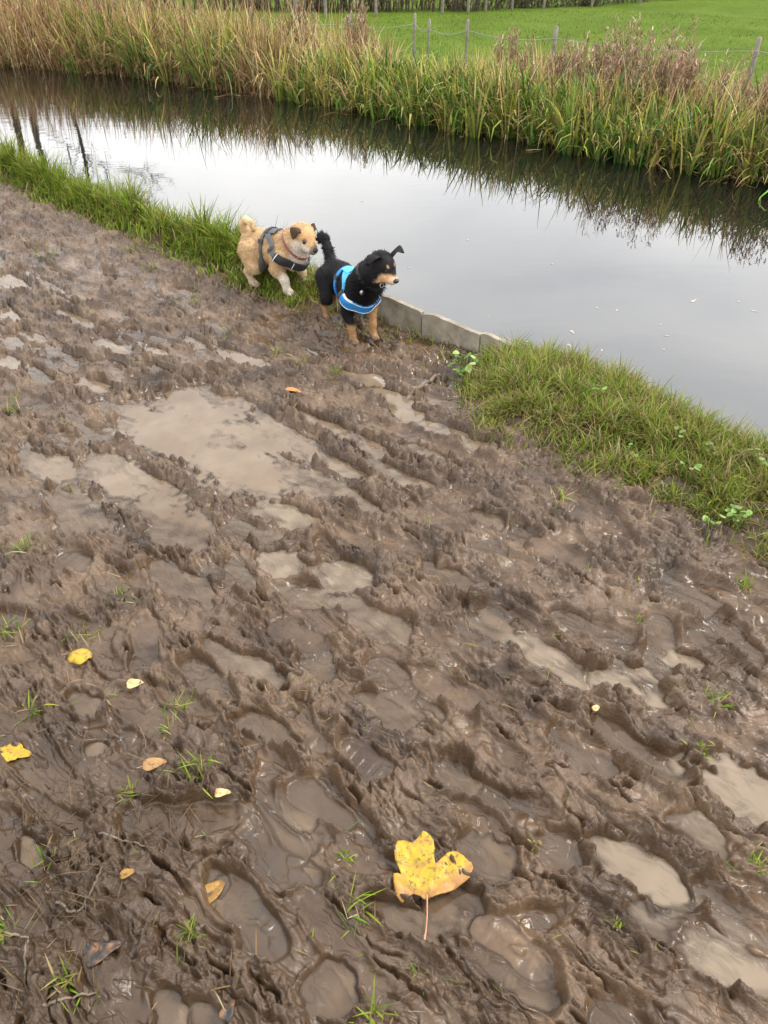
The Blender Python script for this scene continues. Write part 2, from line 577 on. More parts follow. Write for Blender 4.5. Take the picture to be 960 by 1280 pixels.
H0 = H0 * (1 - far_f) + far_f * (0.02 + 0.02 * perlin(X / 7, Y / 7, 73))
H0 = H0 - sst(-3, -9, Vv) * 0.1
vn = V_NEAR - 0.14 * sst(1.15, 0.6, U)
drop = sst(-0.01, 0.07, Vv - vn + 0.012 * perlin(U / 0.1, Vv / 0.1, 74))
Hz = H0 * (1 - drop) + drop * (-0.75)
WL = LV * 0.8 - 0.0118 - 0.02 * bare(U) * sst(2.12, 2.26, Vv) - 0.0025 * sst(1.4, 0.6, Y)                                   # level the standing water settles to

idx = np.arange(NR * NT).reshape(NR, NT)
nx = np.roll(idx, -1, axis=1)
F = np.stack([idx[:-1], idx[1:], nx[1:], nx[:-1]], -1)
keepf = (np.minimum.reduce([Vv[:-1], Vv[1:], np.roll(Vv, -1, 1)[1:], np.roll(Vv, -1, 1)[:-1]]) < V_NEAR + 0.4)
Ff = F[keepf]


def compact(Vx, Fx, *att):
    used = np.zeros(len(Vx), bool)
    used[Fx.ravel()] = True
    mp_ = np.cumsum(used) - 1
    return (Vx[used], mp_[Fx]) + tuple(a[used] for a in att)


wet = sst(0.010, -0.016, H0 - LV - mound)                 # low ground holds more water
Vall = np.stack([X, Y, Hz], -1).reshape(-1, 3)
humus = sst(0.75, 0.25, Vv + 0.2 * perlin(U / 0.3, Vv / 0.3, 76)) * sst(2.0, 1.0, U)          # rooty topsoil on the field side of the path
humus = np.maximum(humus, 0.5 * gmask)
Vm, Fm, wet_m, gm_m = compact(Vall, Ff, wet.ravel(), humus.ravel())


def mud_material():
    m, nt, b = base_mat('wet_mud', 0.4, 0.42)
    g = nt.nodes.new('ShaderNodeTexCoord')
    vec = g.outputs['Object']
    n1 = noise(nt, 5.0, 5, 0.6, 0.4, vec)
    n2 = noise(nt, 60.0, 4, 0.65, 0.0, vec)
    c1 = ramp(nt, n1, [(0.30, (0.040, 0.0225, 0.0115)), (0.5, (0.091, 0.0545, 0.0295)), (0.70, (0.162, 0.104, 0.061))])
    c2 = ramp(nt, n2, [(0.3, (0.72, 0.70, 0.68)), (0.6, (1.0, 1.0, 1.0)), (0.8, (1.22, 1.2, 1.17))])
    mm = nt.nodes.new('ShaderNodeMixRGB')
    mm.blend_type = 'MULTIPLY'
    mm.inputs[0].default_value = 0.8
    nt.links.new(c1, mm.inputs[1])
    nt.links.new(c2, mm.inputs[2])
    ah = nt.nodes.new('ShaderNodeAttribute')
    ah.attribute_name = 'humus'
    hm = nt.nodes.new('ShaderNodeMath')
    hm.operation = 'MULTIPLY'
    nt.links.new(ah.outputs['Fac'], hm.inputs[0])
    hm.inputs[1].default_value = 0.55
    m3 = nt.nodes.new('ShaderNodeMixRGB')
    nt.links.new(hm.outputs[0], m3.inputs[0])
    nt.links.new(mm.outputs['Color'], m3.inputs[1])
    m3.inputs[2].default_value = (0.036, 0.021, 0.010, 1)
    nt.links.new(m3.outputs['Color'], b.inputs['Base Color'])
    aw = nt.nodes.new('ShaderNodeAttribute')
    aw.attribute_name = 'wet'
    n3 = noise(nt, 14.0, 4, 0.6, 0.0, vec)
    ad = nt.nodes.new('ShaderNodeMath')
    ad.operation = 'MULTIPLY_ADD'
    nt.links.new(n3, ad.inputs[0])
    ad.inputs[1].default_value = -0.75
    ad.inputs[2].default_value = 0.70
    sb = nt.nodes.new('ShaderNodeMath')
    sb.operation = 'MULTIPLY_ADD'
    nt.links.new(aw.outputs['Fac'], sb.inputs[0])
    sb.inputs[1].default_value = -0.22
    nt.links.new(ad.outputs[0], sb.inputs[2])
    cl_ = nt.nodes.new('ShaderNodeClamp')
    cl_.inputs['Min'].default_value = 0.22
    nt.links.new(sb.outputs[0], cl_.inputs['Value'])
    nt.links.new(cl_.outputs[0], b.inputs['Roughness'])
    b1 = nt.nodes.new('ShaderNodeBump')
    b1.inputs['Strength'].default_value = 0.8
    b1.inputs['Distance'].default_value = 0.006
    nt.links.new(noise(nt, 95.0, 5, 0.62, 0.3, vec), b1.inputs['Height'])
    b2 = nt.nodes.new('ShaderNodeBump')
    b2.inputs['Strength'].default_value = 0.35
    b2.inputs['Distance'].default_value = 0.002
    nt.links.new(noise(nt, 330.0, 3, 0.6, 0.0, vec), b2.inputs['Height'])
    for nd, st_ in ((b1, 0.8), (b2, 0.35)):               # waterlogged floors are smeared smooth
        k_ = nt.nodes.new('ShaderNodeMath')
        k_.operation = 'MULTIPLY_ADD'
        nt.links.new(aw.outputs['Fac'], k_.inputs[0])
        k_.inputs[1].default_value = -0.85 * st_
        k_.inputs[2].default_value = st_
        nt.links.new(k_.outputs[0], nd.inputs['Strength'])
    nt.links.new(b1.outputs['Normal'], b2.inputs['Normal'])
    nt.links.new(b2.outputs['Normal'], b.inputs['Normal'])
    return m


mud = tag(np_mesh('muddy_towpath', Vm, Fm, mud_material(), attrs={'wet': wet_m, 'humus': gm_m}), kind='structure')


def gz(x, y):
    """height of the mud sheet"""
    x, y = np.atleast_1d(np.asarray(x, float)), np.atleast_1d(np.asarray(y, float))
    rc = np.hypot(x - CX, y - CY)
    tc_ = np.arctan2(x - CX, y - CY)
    i = np.clip(np.searchsorted(rr, rc), 0, NR - 1)
    j = np.clip(np.searchsorted(th, tc_), 0, NT - 1)
    return Hz[i, j]


def gz1(x, y):
    return float(gz(x, y)[0])


# standing water, cut to the hollows that lie below its level
dep = (WL - Hz)
ok = (Vv < V_NEAR - 0.08) & (RG < 10.4) & (gmask < 0.5)
dq = np.maximum.reduce([dep[:-1], dep[1:], np.roll(dep, -1, 1)[1:], np.roll(dep, -1, 1)[:-1]])
okq = ok[:-1] & ok[1:] & np.roll(ok, -1, 1)[1:] & np.roll(ok, -1, 1)[:-1]
Fp = F[(dq > 0.0011) & okq][:, ::-1]
silt = np.zeros_like(X)                                   # how much clay hangs in each pool
PALE = {(930, 985): 1, (795, 1080): 1, (915, 1205): .8, (690, 820): .8, (795, 850): .8, (765, 845): .9, (858, 828): .7, (350, 700): .6, (430, 715): .7, (470, 775): .4, (305, 830): .4, (455, 950): .15, (350, 640): .5}
for (px, py, la, lb, fl, tn_) in PUD:
    p_ = G(px, py)
    q = np.exp(-(np.hypot(X - p_[0], Y - p_[1]) / (0.55 * (la + lb) + 0.03)) ** 4)
    silt = np.maximum(silt, q * PALE.get((px, py), 0.42 if py < 640 else 0.12))
Vp, Fp, dp, si = compact(np.stack([X, Y, WL], -1).reshape(-1, 3), Fp, dep.ravel(), silt.ravel())


def puddle_material():
    m, nt, b = base_mat('puddle_water', 0.03, 0.5)
    b.inputs['IOR'].default_value = 1.40
    vec = nt.nodes.new('ShaderNodeTexCoord').outputs['Object']
    n1 = noise(nt, 6.0, 4, 0.6, 0.5, vec)
    asi = nt.nodes.new('ShaderNodeAttribute')
    asi.attribute_name = 'silt'
    sm = nt.nodes.new('ShaderNodeMath')
    sm.operation = 'MULTIPLY_ADD'
    nt.links.new(n1, sm.inputs[0])
    sm.inputs[1].default_value = 0.7
    nt.links.new(asi.outputs['Fac'], sm.inputs[2])
    nt.links.new(ramp(nt, sm.outputs[0], [(0.25, (0.100, 0.062, 0.034)), (0.6, (0.142, 0.099, 0.063)), (1.0, (0.215, 0.163, 0.113)), (1.35, (0.30, 0.245, 0.185))][:3]), b.inputs['Base Color'])
    a = nt.nodes.new('ShaderNodeAttribute')
    a.attribute_name = 'depth'
    n2 = noise(nt, 9.0, 3, 0.6, 0.0, vec)
    mr = nt.nodes.new('ShaderNodeMapRange')
    mr.inputs['From Min'].default_value = 0.0
    mr.inputs['From Max'].default_value = 0.022
    mr.inputs['To Min'].default_value = 0.08
    mr.inputs['To Max'].default_value = 0.92
    nt.links.new(a.outputs['Fac'], mr.inputs['Value'])
    mu = nt.nodes.new('ShaderNodeMath')
    mu.operation = 'MULTIPLY_ADD'
    nt.links.new(n2, mu.inputs[0])
    mu.inputs[1].default_value = 0.5
    mu.inputs[2].default_value = -0.25
    ad = nt.nodes.new('ShaderNodeMath')
    ad.operation = 'ADD'
    ad.use_clamp = True
    nt.links.new(mr.outputs['Result'], ad.inputs[0])
    nt.links.new(mu.outputs[0], ad.inputs[1])
    # clear film where shallow: the floor shows under a glossy skin
    t = nt.nodes.new('ShaderNodeBsdfTransparent')
    gl = nt.nodes.new('ShaderNodeBsdfGlossy')
    gl.inputs['Roughness'].default_value = 0.03
    fr = nt.nodes.new('ShaderNodeFresnel')
    fr.inputs['IOR'].default_value = 1.36
    m1 = nt.nodes.new('ShaderNodeMixShader')
    nt.links.new(fr.outputs[0], m1.inputs['Fac'])
    nt.links.new(t.outputs[0], m1.inputs[1])
    nt.links.new(gl.outputs[0], m1.inputs[2])
    m2 = nt.nodes.new('ShaderNodeMixShader')
    nt.links.new(ad.outputs[0], m2.inputs['Fac'])
    nt.links.new(m1.outputs[0], m2.inputs[1])
    nt.links.new(b.outputs['BSDF'], m2.inputs[2])
    nt.links.new(m2.outputs[0], nt.nodes['Material Output'].inputs['Surface'])
    bp = nt.nodes.new('ShaderNodeBump')
    bp.inputs['Strength'].default_value = 0.06
    bp.inputs['Distance'].default_value = 0.004
    nt.links.new(noise(nt, 22.0, 3, 0.6, 0.4, vec), bp.inputs['Height'])
    nt.links.new(bp.outputs['Normal'], b.inputs['Normal'])
    return m


tag(np_mesh('puddle_water', Vp, Fp, puddle_material(), attrs={'depth': dp, 'silt': si}), kind='structure')

# ------------------------------------------------------------------ canal water
def grid_uv(us, vs, zf):
    ug, vg = np.meshgrid(us, vs, indexing='ij')
    x, y = xy(ug, vg)
    z = zf(ug, vg, x, y)
    n, k = ug.shape
    ii = np.arange(n * k).reshape(n, k)
    F_ = np.stack([ii[:-1, :-1], ii[1:, :-1], ii[1:, 1:], ii[:-1, 1:]], -1).reshape(-1, 4)
    return np.stack([x, y, z], -1).reshape(-1, 3), F_[:, ::-1]


def water_material():
    m, nt, b = base_mat('canal_water', 0.012, 0.5)
    b.inputs['IOR'].default_value = 2.1
    vec = nt.nodes.new('ShaderNodeTexCoord').outputs['Object']
    nt.links.new(ramp(nt, noise(nt, 0.8, 3, 0.5, 0.3, vec), [(0.3, (0.0075, 0.007, 0.005)), (0.7, (0.011, 0.0105, 0.009))]), b.inputs['Base Color'])
    mp_ = nt.nodes.new('ShaderNodeMapping')
    mp_.inputs['Rotation'].default_value = (0, 0, -0.3)
    mp_.inputs['Scale'].default_value = (1.0, 3.2, 1)
    nt.links.new(vec, mp_.inputs['Vector'])
    # the surface is ruffled in patches, mostly up the canal
    sx = nt.nodes.new('ShaderNodeSeparateXYZ')
    nt.links.new(vec, sx.inputs[0])
    mr = nt.nodes.new('ShaderNodeMapRange')
    mr.inputs['From Min'].default_value = -2.0
    mr.inputs['From Max'].default_value = -5.0
    mr.inputs['To Min'].default_value = 0.018
    mr.inputs['To Max'].default_value = 0.10
    nt.links.new(sx.outputs['X'], mr.inputs['Value'])
    b1 = nt.nodes.new('ShaderNodeBump')
    b1.inputs['Distance'].default_value = 0.02
    nt.links.new(mr.outputs['Result'], b1.inputs['Strength'])
    nt.links.new(noise(nt, 2.6, 3, 0.5, 0.2, mp_.outputs['Vector']), b1.inputs['Height'])
    nt.links.new(b1.outputs['Normal'], b.inputs['Normal'])
    return m


us = np.concatenate([np.linspace(-120, -6, 20, endpoint=False), np.linspace(-6, 30, 90), np.linspace(34, 90, 12)])
Vw, Fw = grid_uv(us, np.linspace(V_NEAR - 0.13, V_FAR + 0.7, 6), lambda u, v, x, y: np.full_like(u, WATER_Z))
tag(np_mesh('canal_water', Vw, Fw, water_material()), kind='structure')

# ------------------------------------------------------------------ far bank and field
def far_z(u, v):
    e = sst(-0.25, 0.55, v - V_FAR + 0.10 * perlin(u / 0.5, v / 0.5, 81))
    z = -0.7 + e * 0.52
    z = z + 0.05 * sst(0.3, 1.0, v - V_FAR) - 0.17 * sst(1.4, 2.4, v - V_FAR)
    z = z + 0.02 * perlin(u / 1.3, v / 1.3, 82) * sst(1, 2, v - V_FAR) + 0.10 * perlin(u / 7, v / 7, 83) * sst(4, 8, v - V_FAR)
    z = z + 0.035 * np.clip(v - 24, 0, 60)
    return z


def field_z(x, y):
    u, v = uv(np.asarray(x, float), np.asarray(y, float))
    return far_z(u, v)


def field_material():
    m, nt, b = base_mat('field_turf', 0.9, 0.05)
    vec = nt.nodes.new('ShaderNodeTexCoord').outputs['Object']
    c1 = ramp(nt, noise(nt, 0.7, 5, 0.65, 0.3, vec), [(0.3, (0.068, 0.108, 0.011)), (0.55, (0.090, 0.140, 0.015)), (0.75, (0.125, 0.160, 0.026))])
    c2 = ramp(nt, noise(nt, 14.0, 4, 0.7, 0.0, vec), [(0.3, (0.6, 0.6, 0.55)), (0.65, (1.1, 1.1, 1.0))])
    mm = nt.nodes.new('ShaderNodeMixRGB')
    mm.blend_type = 'MULTIPLY'
    mm.inputs[0].default_value = 0.8
    nt.links.new(c1, mm.inputs[1])
    nt.links.new(c2, mm.inputs[2])
    nt.links.new(mm.outputs['Color'], b.inputs['Base Color'])
    bp = nt.nodes.new('ShaderNodeBump')
    bp.inputs['Strength'].default_value = 0.9
    bp.inputs['Distance'].default_value = 0.06
    nt.links.new(noise(nt, 10.0, 5, 0.7, 0.0, vec), bp.inputs['Height'])
    nt.links.new(bp.outputs['Normal'], b.inputs['Normal'])
    return m


us = np.concatenate([np.linspace(-250, -8, 30, endpoint=False), np.linspace(-8, 32, 240), np.linspace(34, 90, 14)])
vs = np.concatenate([np.linspace(V_FAR - 0.35, V_FAR + 2.6, 34, endpoint=False), np.linspace(V_FAR + 2.6, 40, 110, endpoint=False), 40 * 1.14 ** np.arange(18)])
Vf, Ff_ = grid_uv(us, vs, lambda u, v, x, y: far_z(u, v))
tag(np_mesh('field', Vf, Ff_, field_material()), kind='structure')

# ------------------------------------------------------------------ grass and reed colours
M_BLADE = attr_mat('grass_blades', 0.6, 0.15, 0.35)
M_REED = attr_mat('reed_leaves', 0.7, 0.12, 0.12)
GREEN = [(0.12, 0.205, 0.016), (0.17, 0.265, 0.022), (0.085, 0.15, 0.014), (0.26, 0.32, 0.032), (0.24, 0.27, 0.036)]
STRAW = [(0.33, 0.25, 0.11), (0.26, 0.185, 0.075), (0.40, 0.33, 0.17), (0.20, 0.14, 0.055)]
OLIVE = [(0.12, 0.125, 0.022), (0.18, 0.16, 0.035), (0.09, 0.09, 0.02)]
BROWN = [(0.22, 0.13, 0.065), (0.28, 0.17, 0.09), (0.16, 0.095, 0.05), (0.33, 0.22, 0.12)]

# turf along the towpath's edge
def bank_turf():
    n = 300000
    u = np.concatenate([R.uniform(-1.2, 3.2, n // 2), R.uniform(2.3, 11.5, n - n // 2)])
    v = R.uniform(1.9, V_NEAR + 0.05, n)
    e = grass_edge(u) + 0.05 * perlin(u / 0.25, v / 0.25, 71)
    dens_ = sst(-0.12, 0.20, v - e) * (1 - 0.93 * bare(u)) * np.clip(0.10 + 1.05 * sst(-0.28, 0.32, perlin(u / 0.12, v / 0.10, 91) + 0.9 * sst(0.15, 0.40, v - e)) + 0.45 * sst(2.5, 3.3, u), 0, 1)
    k = R.random(n) < dens_
    u, v, e = u[k], v[k], e[k]
    n = len(u)
    x, y = xy(u, v)
    z = gz(x, y)
    vn_ = V_NEAR - 0.14 * sst(1.15, 0.6, u)
    kk = v < vn_ + 0.05
    u, v, e, x, y, z, vn_ = [q[kk] for q in (u, v, e, x, y, z, vn_)]
    n = len(u)
    z = np.where(v > vn_ - 0.05, np.maximum(z, -0.03), z)
    base = np.stack([x, y, z - 0.004], -1)
    left = sst(2.5, 3.3, u)
    tuft = 0.75 + 0.5 * sst(-0.4, 0.6, perlin(u / 0.10, v / 0.10, 92))
    inn = sst(0.0, 0.25, v - e)
    L = (0.035 + 0.04 * R.random(n) + inn * (0.012 + 0.05 * R.random(n) ** 1.5) + left * inn * (0.07 + 0.11 * R.random(n)) * (1 + 0.6 * sst(4, 6, u))) * tuft
    az = R.uniform(0, 2 * PI, n)
    # many lean out over the water or down the slope
    out = math.atan2(NY, NX)
    az = np.where(R.random(n) < 0.25, out + R.normal(0, 0.7, n), az)
    lean = np.abs(R.normal(0.32, 0.32, n)) + 0.25 * (1 - left)
    curl = R.uniform(0.2, 1.5, n)
    w = R.uniform(0.0024, 0.0052, n) * (1 + 0.9 * left)
    dry = R.random(n) < (0.34 - 0.24 * left) + 0.12 * perlin(u / 0.3, v / 0.2, 93)
    oli = R.random(n) < 0.16 - 0.06 * left
    c1 = np.where(dry[:, None], pal(STRAW, n), np.where(oli[:, None], pal(OLIVE, n), pal(GREEN, n)))
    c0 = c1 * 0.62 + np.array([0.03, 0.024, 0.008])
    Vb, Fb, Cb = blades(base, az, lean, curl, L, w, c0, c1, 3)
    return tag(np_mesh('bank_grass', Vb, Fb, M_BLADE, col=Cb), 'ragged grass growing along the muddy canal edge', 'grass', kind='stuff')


bank_turf()

# thin grass and dead bits trodden into the path
def trodden():
    n = 17000
    u = R.uniform(-0.4, 9, n)
    v = R.uniform(-0.5, 2.5, n)
    x, y = xy(u, v)
    z = gz(x, y)
    _wl = 0.022 * sst(1.45, 2.1, v) - 0.006
    edge = sst(0.45, -0.05, grass_edge(u) - v)
    k = (R.random(n) < 0.10 + 0.5 * edge + 0.9 * sst(0.8, 0.2, v) * sst(2.4, 1.4, u) * sst(0.0, 0.5, perlin(u / 0.16, v / 0.16, 95)) + 0.25 * sst(0.25, 0.6, perlin(u / 0.4, v / 0.3, 96))) & (z > _wl) & (y > 0.3)
    u, v, x, y, z = u[k], v[k], x[k], y[k], z[k]
    n = len(u)
    base = np.stack([x, y, z + 0.001], -1)
    L = R.uniform(0.012, 0.05, n)
    dry = R.random(n) < 0.5
    c1 = np.where(dry[:, None], pal(STRAW + BROWN, n), pal(GREEN + OLIVE, n))
    Vb, Fb, Cb = blades(base, R.uniform(0, 2 * PI, n), R.uniform(0.5, 1.5, n), R.uniform(-0.2, 0.7, n), L, R.uniform(0.0014, 0.0036, n), c1 * 0.9, c1 * 1.1, 3)
    tag(np_mesh('trodden_grass', Vb, Fb, M_BLADE, col=Cb), 'stray blades of grass and straw trodden into mud', 'grass', kind='stuff')


trodden()

def rootlets():
    sp = [(110, 1120, .08, 120), (205, 1010, .12, 70), (70, 1010, .10, 50), (60, 1220, .10, 40)]
    B = []
    for (px, py, rad, n) in sp:
        p_ = G(px, py)
        B.append(np.stack([p_[0] + R.normal(0, rad * .6, n), p_[1] + R.normal(0, rad * .5, n)], -1))
    B = np.vstack(B)
    n = len(B)
    z = gz(B[:, 0], B[:, 1])
    c1 = pal([(0.07, 0.044, 0.025), (0.11, 0.073, 0.04), (0.05, 0.03, 0.017), (0.17, 0.12, 0.065)], n)
    Vb, Fb, Cb = blades(np.column_stack([B, z + 0.001]), R.uniform(0, 2 * PI, n), R.uniform(0.9, 1.5, n), R.uniform(0.0, 0.7, n), R.uniform(0.025, 0.085, n), R.uniform(0.0012, 0.0030, n), c1, c1, 4)
    tag(np_mesh('dead_rootlets', Vb, Fb, M_BLADE, col=Cb), 'tangled dead rootlets and stalks torn out of the mud', 'roots', kind='stuff')


rootlets()

# tufts that stand alone in the mud
TUFT = [(32, 690, 1.0), (150, 745, .8), (42, 890, .9), (225, 888, 1.0), (250, 975, 1.1), (445, 1135, 1.1), (60, 1078, .7), (430, 1070, .45), (893, 878, 1.0),
        (580, 550, 1.1), (376, 452, 1.2), (282, 415, 1.5), (702, 632, 1.2), (17, 516, 1.2), (88, 1240, .9), (470, 1268, 1.0), (210, 912, .8), (22, 800, 1.0),
        (105, 795, 1.0), (945, 1085, .7), (800, 778, .8), (240, 1170, .6), (930, 735, 1.0), (235, 380, 1.8), (60, 325, 2.2), (420, 470, 1.0), (170, 320, 2.0),
        (348, 438, 1.3), (10, 1165, .8), (160, 995, .7), (90, 610, .9), (560, 440, 1.0), (190, 340, 1.5), (520, 1215, .5), (670, 1055, .4), (880, 940, .5), (770, 1160, .4)]
TLAB = {(250, 975): 'grass tuft beside the broken cream leaf scraps', (445, 1135): 'sparse grass tuft beside the maple leaf stalk', (225, 888): 'grass tuft between the pale cream leaf and the light brown leaf',
        (580, 550): 'upright grass tuft at the end of the long puddle below the piling', (105, 795): 'grass tuft just behind the small domed yellow leaf', (42, 890): 'grass tuft behind the bright yellow lobed leaf',
        (376, 452): 'grass tuft on the mud between the large puddle and the dogs', (282, 415): 'large grass tuft on the mud below the tan dog', (702, 632): 'flattened grass tuft below the foot of the grassy bank',
        (88, 1240): 'grass tuft beside the dry bent stalk', (10, 1165): 'grass tuft at the end of the forked pale twig', (240, 1170): 'small grass tuft below the dark ochre leaf', (560, 440): 'grass tuft at the foot of the sheet piling',
        (348, 438): 'grass tuft before the large puddle below the tan dog'}
for (px, py, sc) in TUFT:
    p_ = G(px, py)
    n = int(R.integers(13, 28))
    bx_, by_ = R.normal(0, 0.014 * sc, n), R.normal(0, 0.014 * sc, n)
    bz = gz(p_[0] + bx_, p_[1] + by_)
    z0 = gz1(p_[0], p_[1])
    c1 = np.where((R.random(n) < 0.25)[:, None], pal(STRAW, n), pal(GREEN, n))
    Vb, Fb, Cb = blades(np.stack([bx_, by_, np.clip(bz - z0, -.02, .02) - 0.003], -1), R.uniform(0, 2 * PI, n), R.uniform(0.3, 1.2, n), R.uniform(0, 1.0, n),
                        R.uniform(0.025, 0.065, n) * sc, R.uniform(0.0024, 0.005, n), c1 * 0.8, c1 * 1.1, 3)
    o = np_mesh('grass_tuft', Vb, Fb, M_BLADE, col=Cb)
    o.location = (p_[0], p_[1], z0)
    tag(o, TLAB.get((px, py), 'small trampled grass tuft standing alone in the mud'), 'grass tuft', 'grass tufts left standing in the mud')

# ------------------------------------------------------------------ reed bed on the far bank
def reed_bed():
    def zone(n, u0, u1, v0, v1, dens_fn):
        u, v = R.uniform(u0, u1, n), R.uniform(v0, v1, n)
        k = R.random(n) < dens_fn(u, v)
        u, v = u[k], v[k]
        x, y = xy(u, v)
        return u, v, np.stack([x, y, np.maximum(far_z(u, v), WATER_Z - 0.02) - 0.01], -1)

    def edge(u):
        return V_FAR + 0.10 * perlin(u / 0.7, u * 0 + 3.3, 101) + 0.10 * perlin(u / 0.22, u * 0 + 1.3, 102)

    # lush sword-like leaves in clumps at the water's edge
    cu, cv, cb = zone(1500, -1.5, 22, V_FAR - 0.06, V_FAR + 0.8,
                      lambda u, v: (0.22 + 0.78 * sst(0.1, 0.6, perlin(u / 0.8, v * 0 + 2, 103) + 0.8 * sst(8.0, 6.2, u) + 0.25)) * (v > edge(u)) * sst(15, 10.5, u))
    m_ = len(cu)
    per = R.integers(12, 30, m_)
    ci = np.repeat(np.arange(m_), per)
    n = len(ci)
    u, v = cu[ci], cv[ci]
    az = R.uniform(0, 2 * PI, n)
    b = cb[ci] + np.stack([np.cos(az), np.sin(az), np.zeros(n)], -1) * np.abs(R.normal(0, 0.05, n))[:, None]
    cyel = R.random(m_)[ci] < 0.22 + 0.25 * sst(0.0, 0.5, perlin(u / 0.6, v / 0.6, 105))
    gcol = pal([(0.07, 0.155, 0.022), (0.11, 0.21, 0.03), (0.055, 0.12, 0.034), (0.16, 0.24, 0.035)], n, 0.25) * (0.75 + 0.5 * R.random(m_))[ci][:, None]
    ycol = pal([(0.36, 0.34, 0.06), (0.46, 0.37, 0.12), (0.26, 0.28, 0.045)], n, 0.2)
    c = np.where((R.random(n) < np.where(cyel, 0.6, 0.1))[:, None], ycol, gcol)
    tipc = np.where((R.random(n) < 0.35)[:, None], ycol, c)
    far_ = sst(7.5, 10, u)
    L = R.uniform(0.28, 0.58, n) * (0.75 + 0.45 * R.random(m_))[ci] * (1 + 0.45 * far_)
    Vb, Fb, Cb = blades(b, az, np.abs(R.normal(0.28, 0.24, n)), R.choice([0.4, 1.2, 2.6], n) * R.uniform(0.5, 1.3, n), L * 1.08,
                        R.uniform(0.013, 0.030, n), c * 0.8, tipc, 5, stiff=1.6)
    tag(np_mesh('green_reeds', Vb, Fb, M_REED, col=Cb), 'lush green sword leaved reeds at the far water edge', 'reeds', kind='stuff')

    # straw coloured reeds and dead grass standing behind and between
    u, v, b = zone(34000, -2, 24, V_FAR - 0.06, V_FAR + 1.75,
                   lambda u, v: sst(0.0, 0.45, v - edge(u) - 0.05 + 0.3 * sst(6, 10, u)) * (0.3 + 0.7 * sst(-.4, .3, perlin(u / .4, v / .4, 107))) * sst(V_FAR + 1.8, V_FAR + 1.3, v))
    n = len(u)
    far_ = sst(7.0, 10.5, u)
    zt = perlin(u / 0.9, v / 0.9, 108)
    s_ = pal([(0.46, 0.35, 0.16), (0.38, 0.27, 0.115), (0.54, 0.44, 0.24), (0.32, 0.20, 0.085)], n, 0.22)
    br = pal([(0.25, 0.145, 0.070), (0.31, 0.195, 0.10), (0.18, 0.10, 0.05), (0.37, 0.25, 0.13)], n, 0.22)
    pb = np.clip(0.30 + 0.42 * far_ + 0.6 * zt, 0.08, 0.92)
    c = np.where((R.random(n) < pb)[:, None], br, s_)
    L = R.uniform(0.42, 0.76, n) * (0.92 + 0.42 * perlin(u / 0.55, v / 0.4, 109)) * (1 + 0.32 * far_ + 0.25 * sst(10, 15, u))
    L *= 1 - 0.42 * np.exp(-((u - 6.6) / 1.0) ** 2) - 0.15 * sst(5.2, 4.2, u) * sst(7.6, 8.4, v)
    Vb, Fb, Cb = blades(b, R.uniform(0, 2 * PI, n), np.abs(R.normal(0.16, 0.30, n)), R.choice([0.3, 1.2, 2.6], n) * R.uniform(0.4, 1.2, n), L * 1.06, R.uniform(0.007, 0.018, n), c * 0.85, c * 1.1, 4, stiff=1.6)
    tag(np_mesh('straw_reeds', Vb, Fb, M_REED, col=Cb), 'dry straw and brown reeds standing behind the green leaves', 'reeds', kind='stuff')

    # collapsed dead stalks hanging into the water
    u, v, b = zone(9000, -2, 24, V_FAR - 0.12, V_FAR + 0.35, lambda u, v: 0.3 + 0.6 * sst(8.5, 10.5, u) + 0.35 * sst(0.1, 0.4, perlin(u / 0.4, v * 0, 110)))
    n = len(u)
    c = pal([(0.24, 0.14, 0.06), (0.30, 0.20, 0.095), (0.17, 0.092, 0.04), (0.38, 0.29, 0.14)], n, 0.2)
    inn = math.atan2(-NY, -NX)
    b[:, 2] += R.uniform(0, 0.28, n)
    Vb, Fb, Cb = blades(b, inn + R.normal(0, 0.9, n), R.uniform(0.3, 1.3, n), R.uniform(0.6, 1.9, n), R.uniform(0.15, 0.42, n), R.uniform(0.005, 0.012, n), c * 0.85, c, 4)
    Vb[:, 2] = np.maximum(Vb[:, 2], WATER_Z + 0.004 + 0.01 * R.random(len(Vb)))
    tag(np_mesh('dead_reed_litter', Vb, Fb, M_REED, col=Cb), 'collapsed dead reed stalks along the far water line', 'reeds', kind='stuff')


reed_bed()

# bushy dead weeds gone to seed, each its own plant
M_STEM = simple_mat('dead_stem', (0.15, 0.10, 0.06), (0.24, 0.17, 0.11), 20, 0.8)


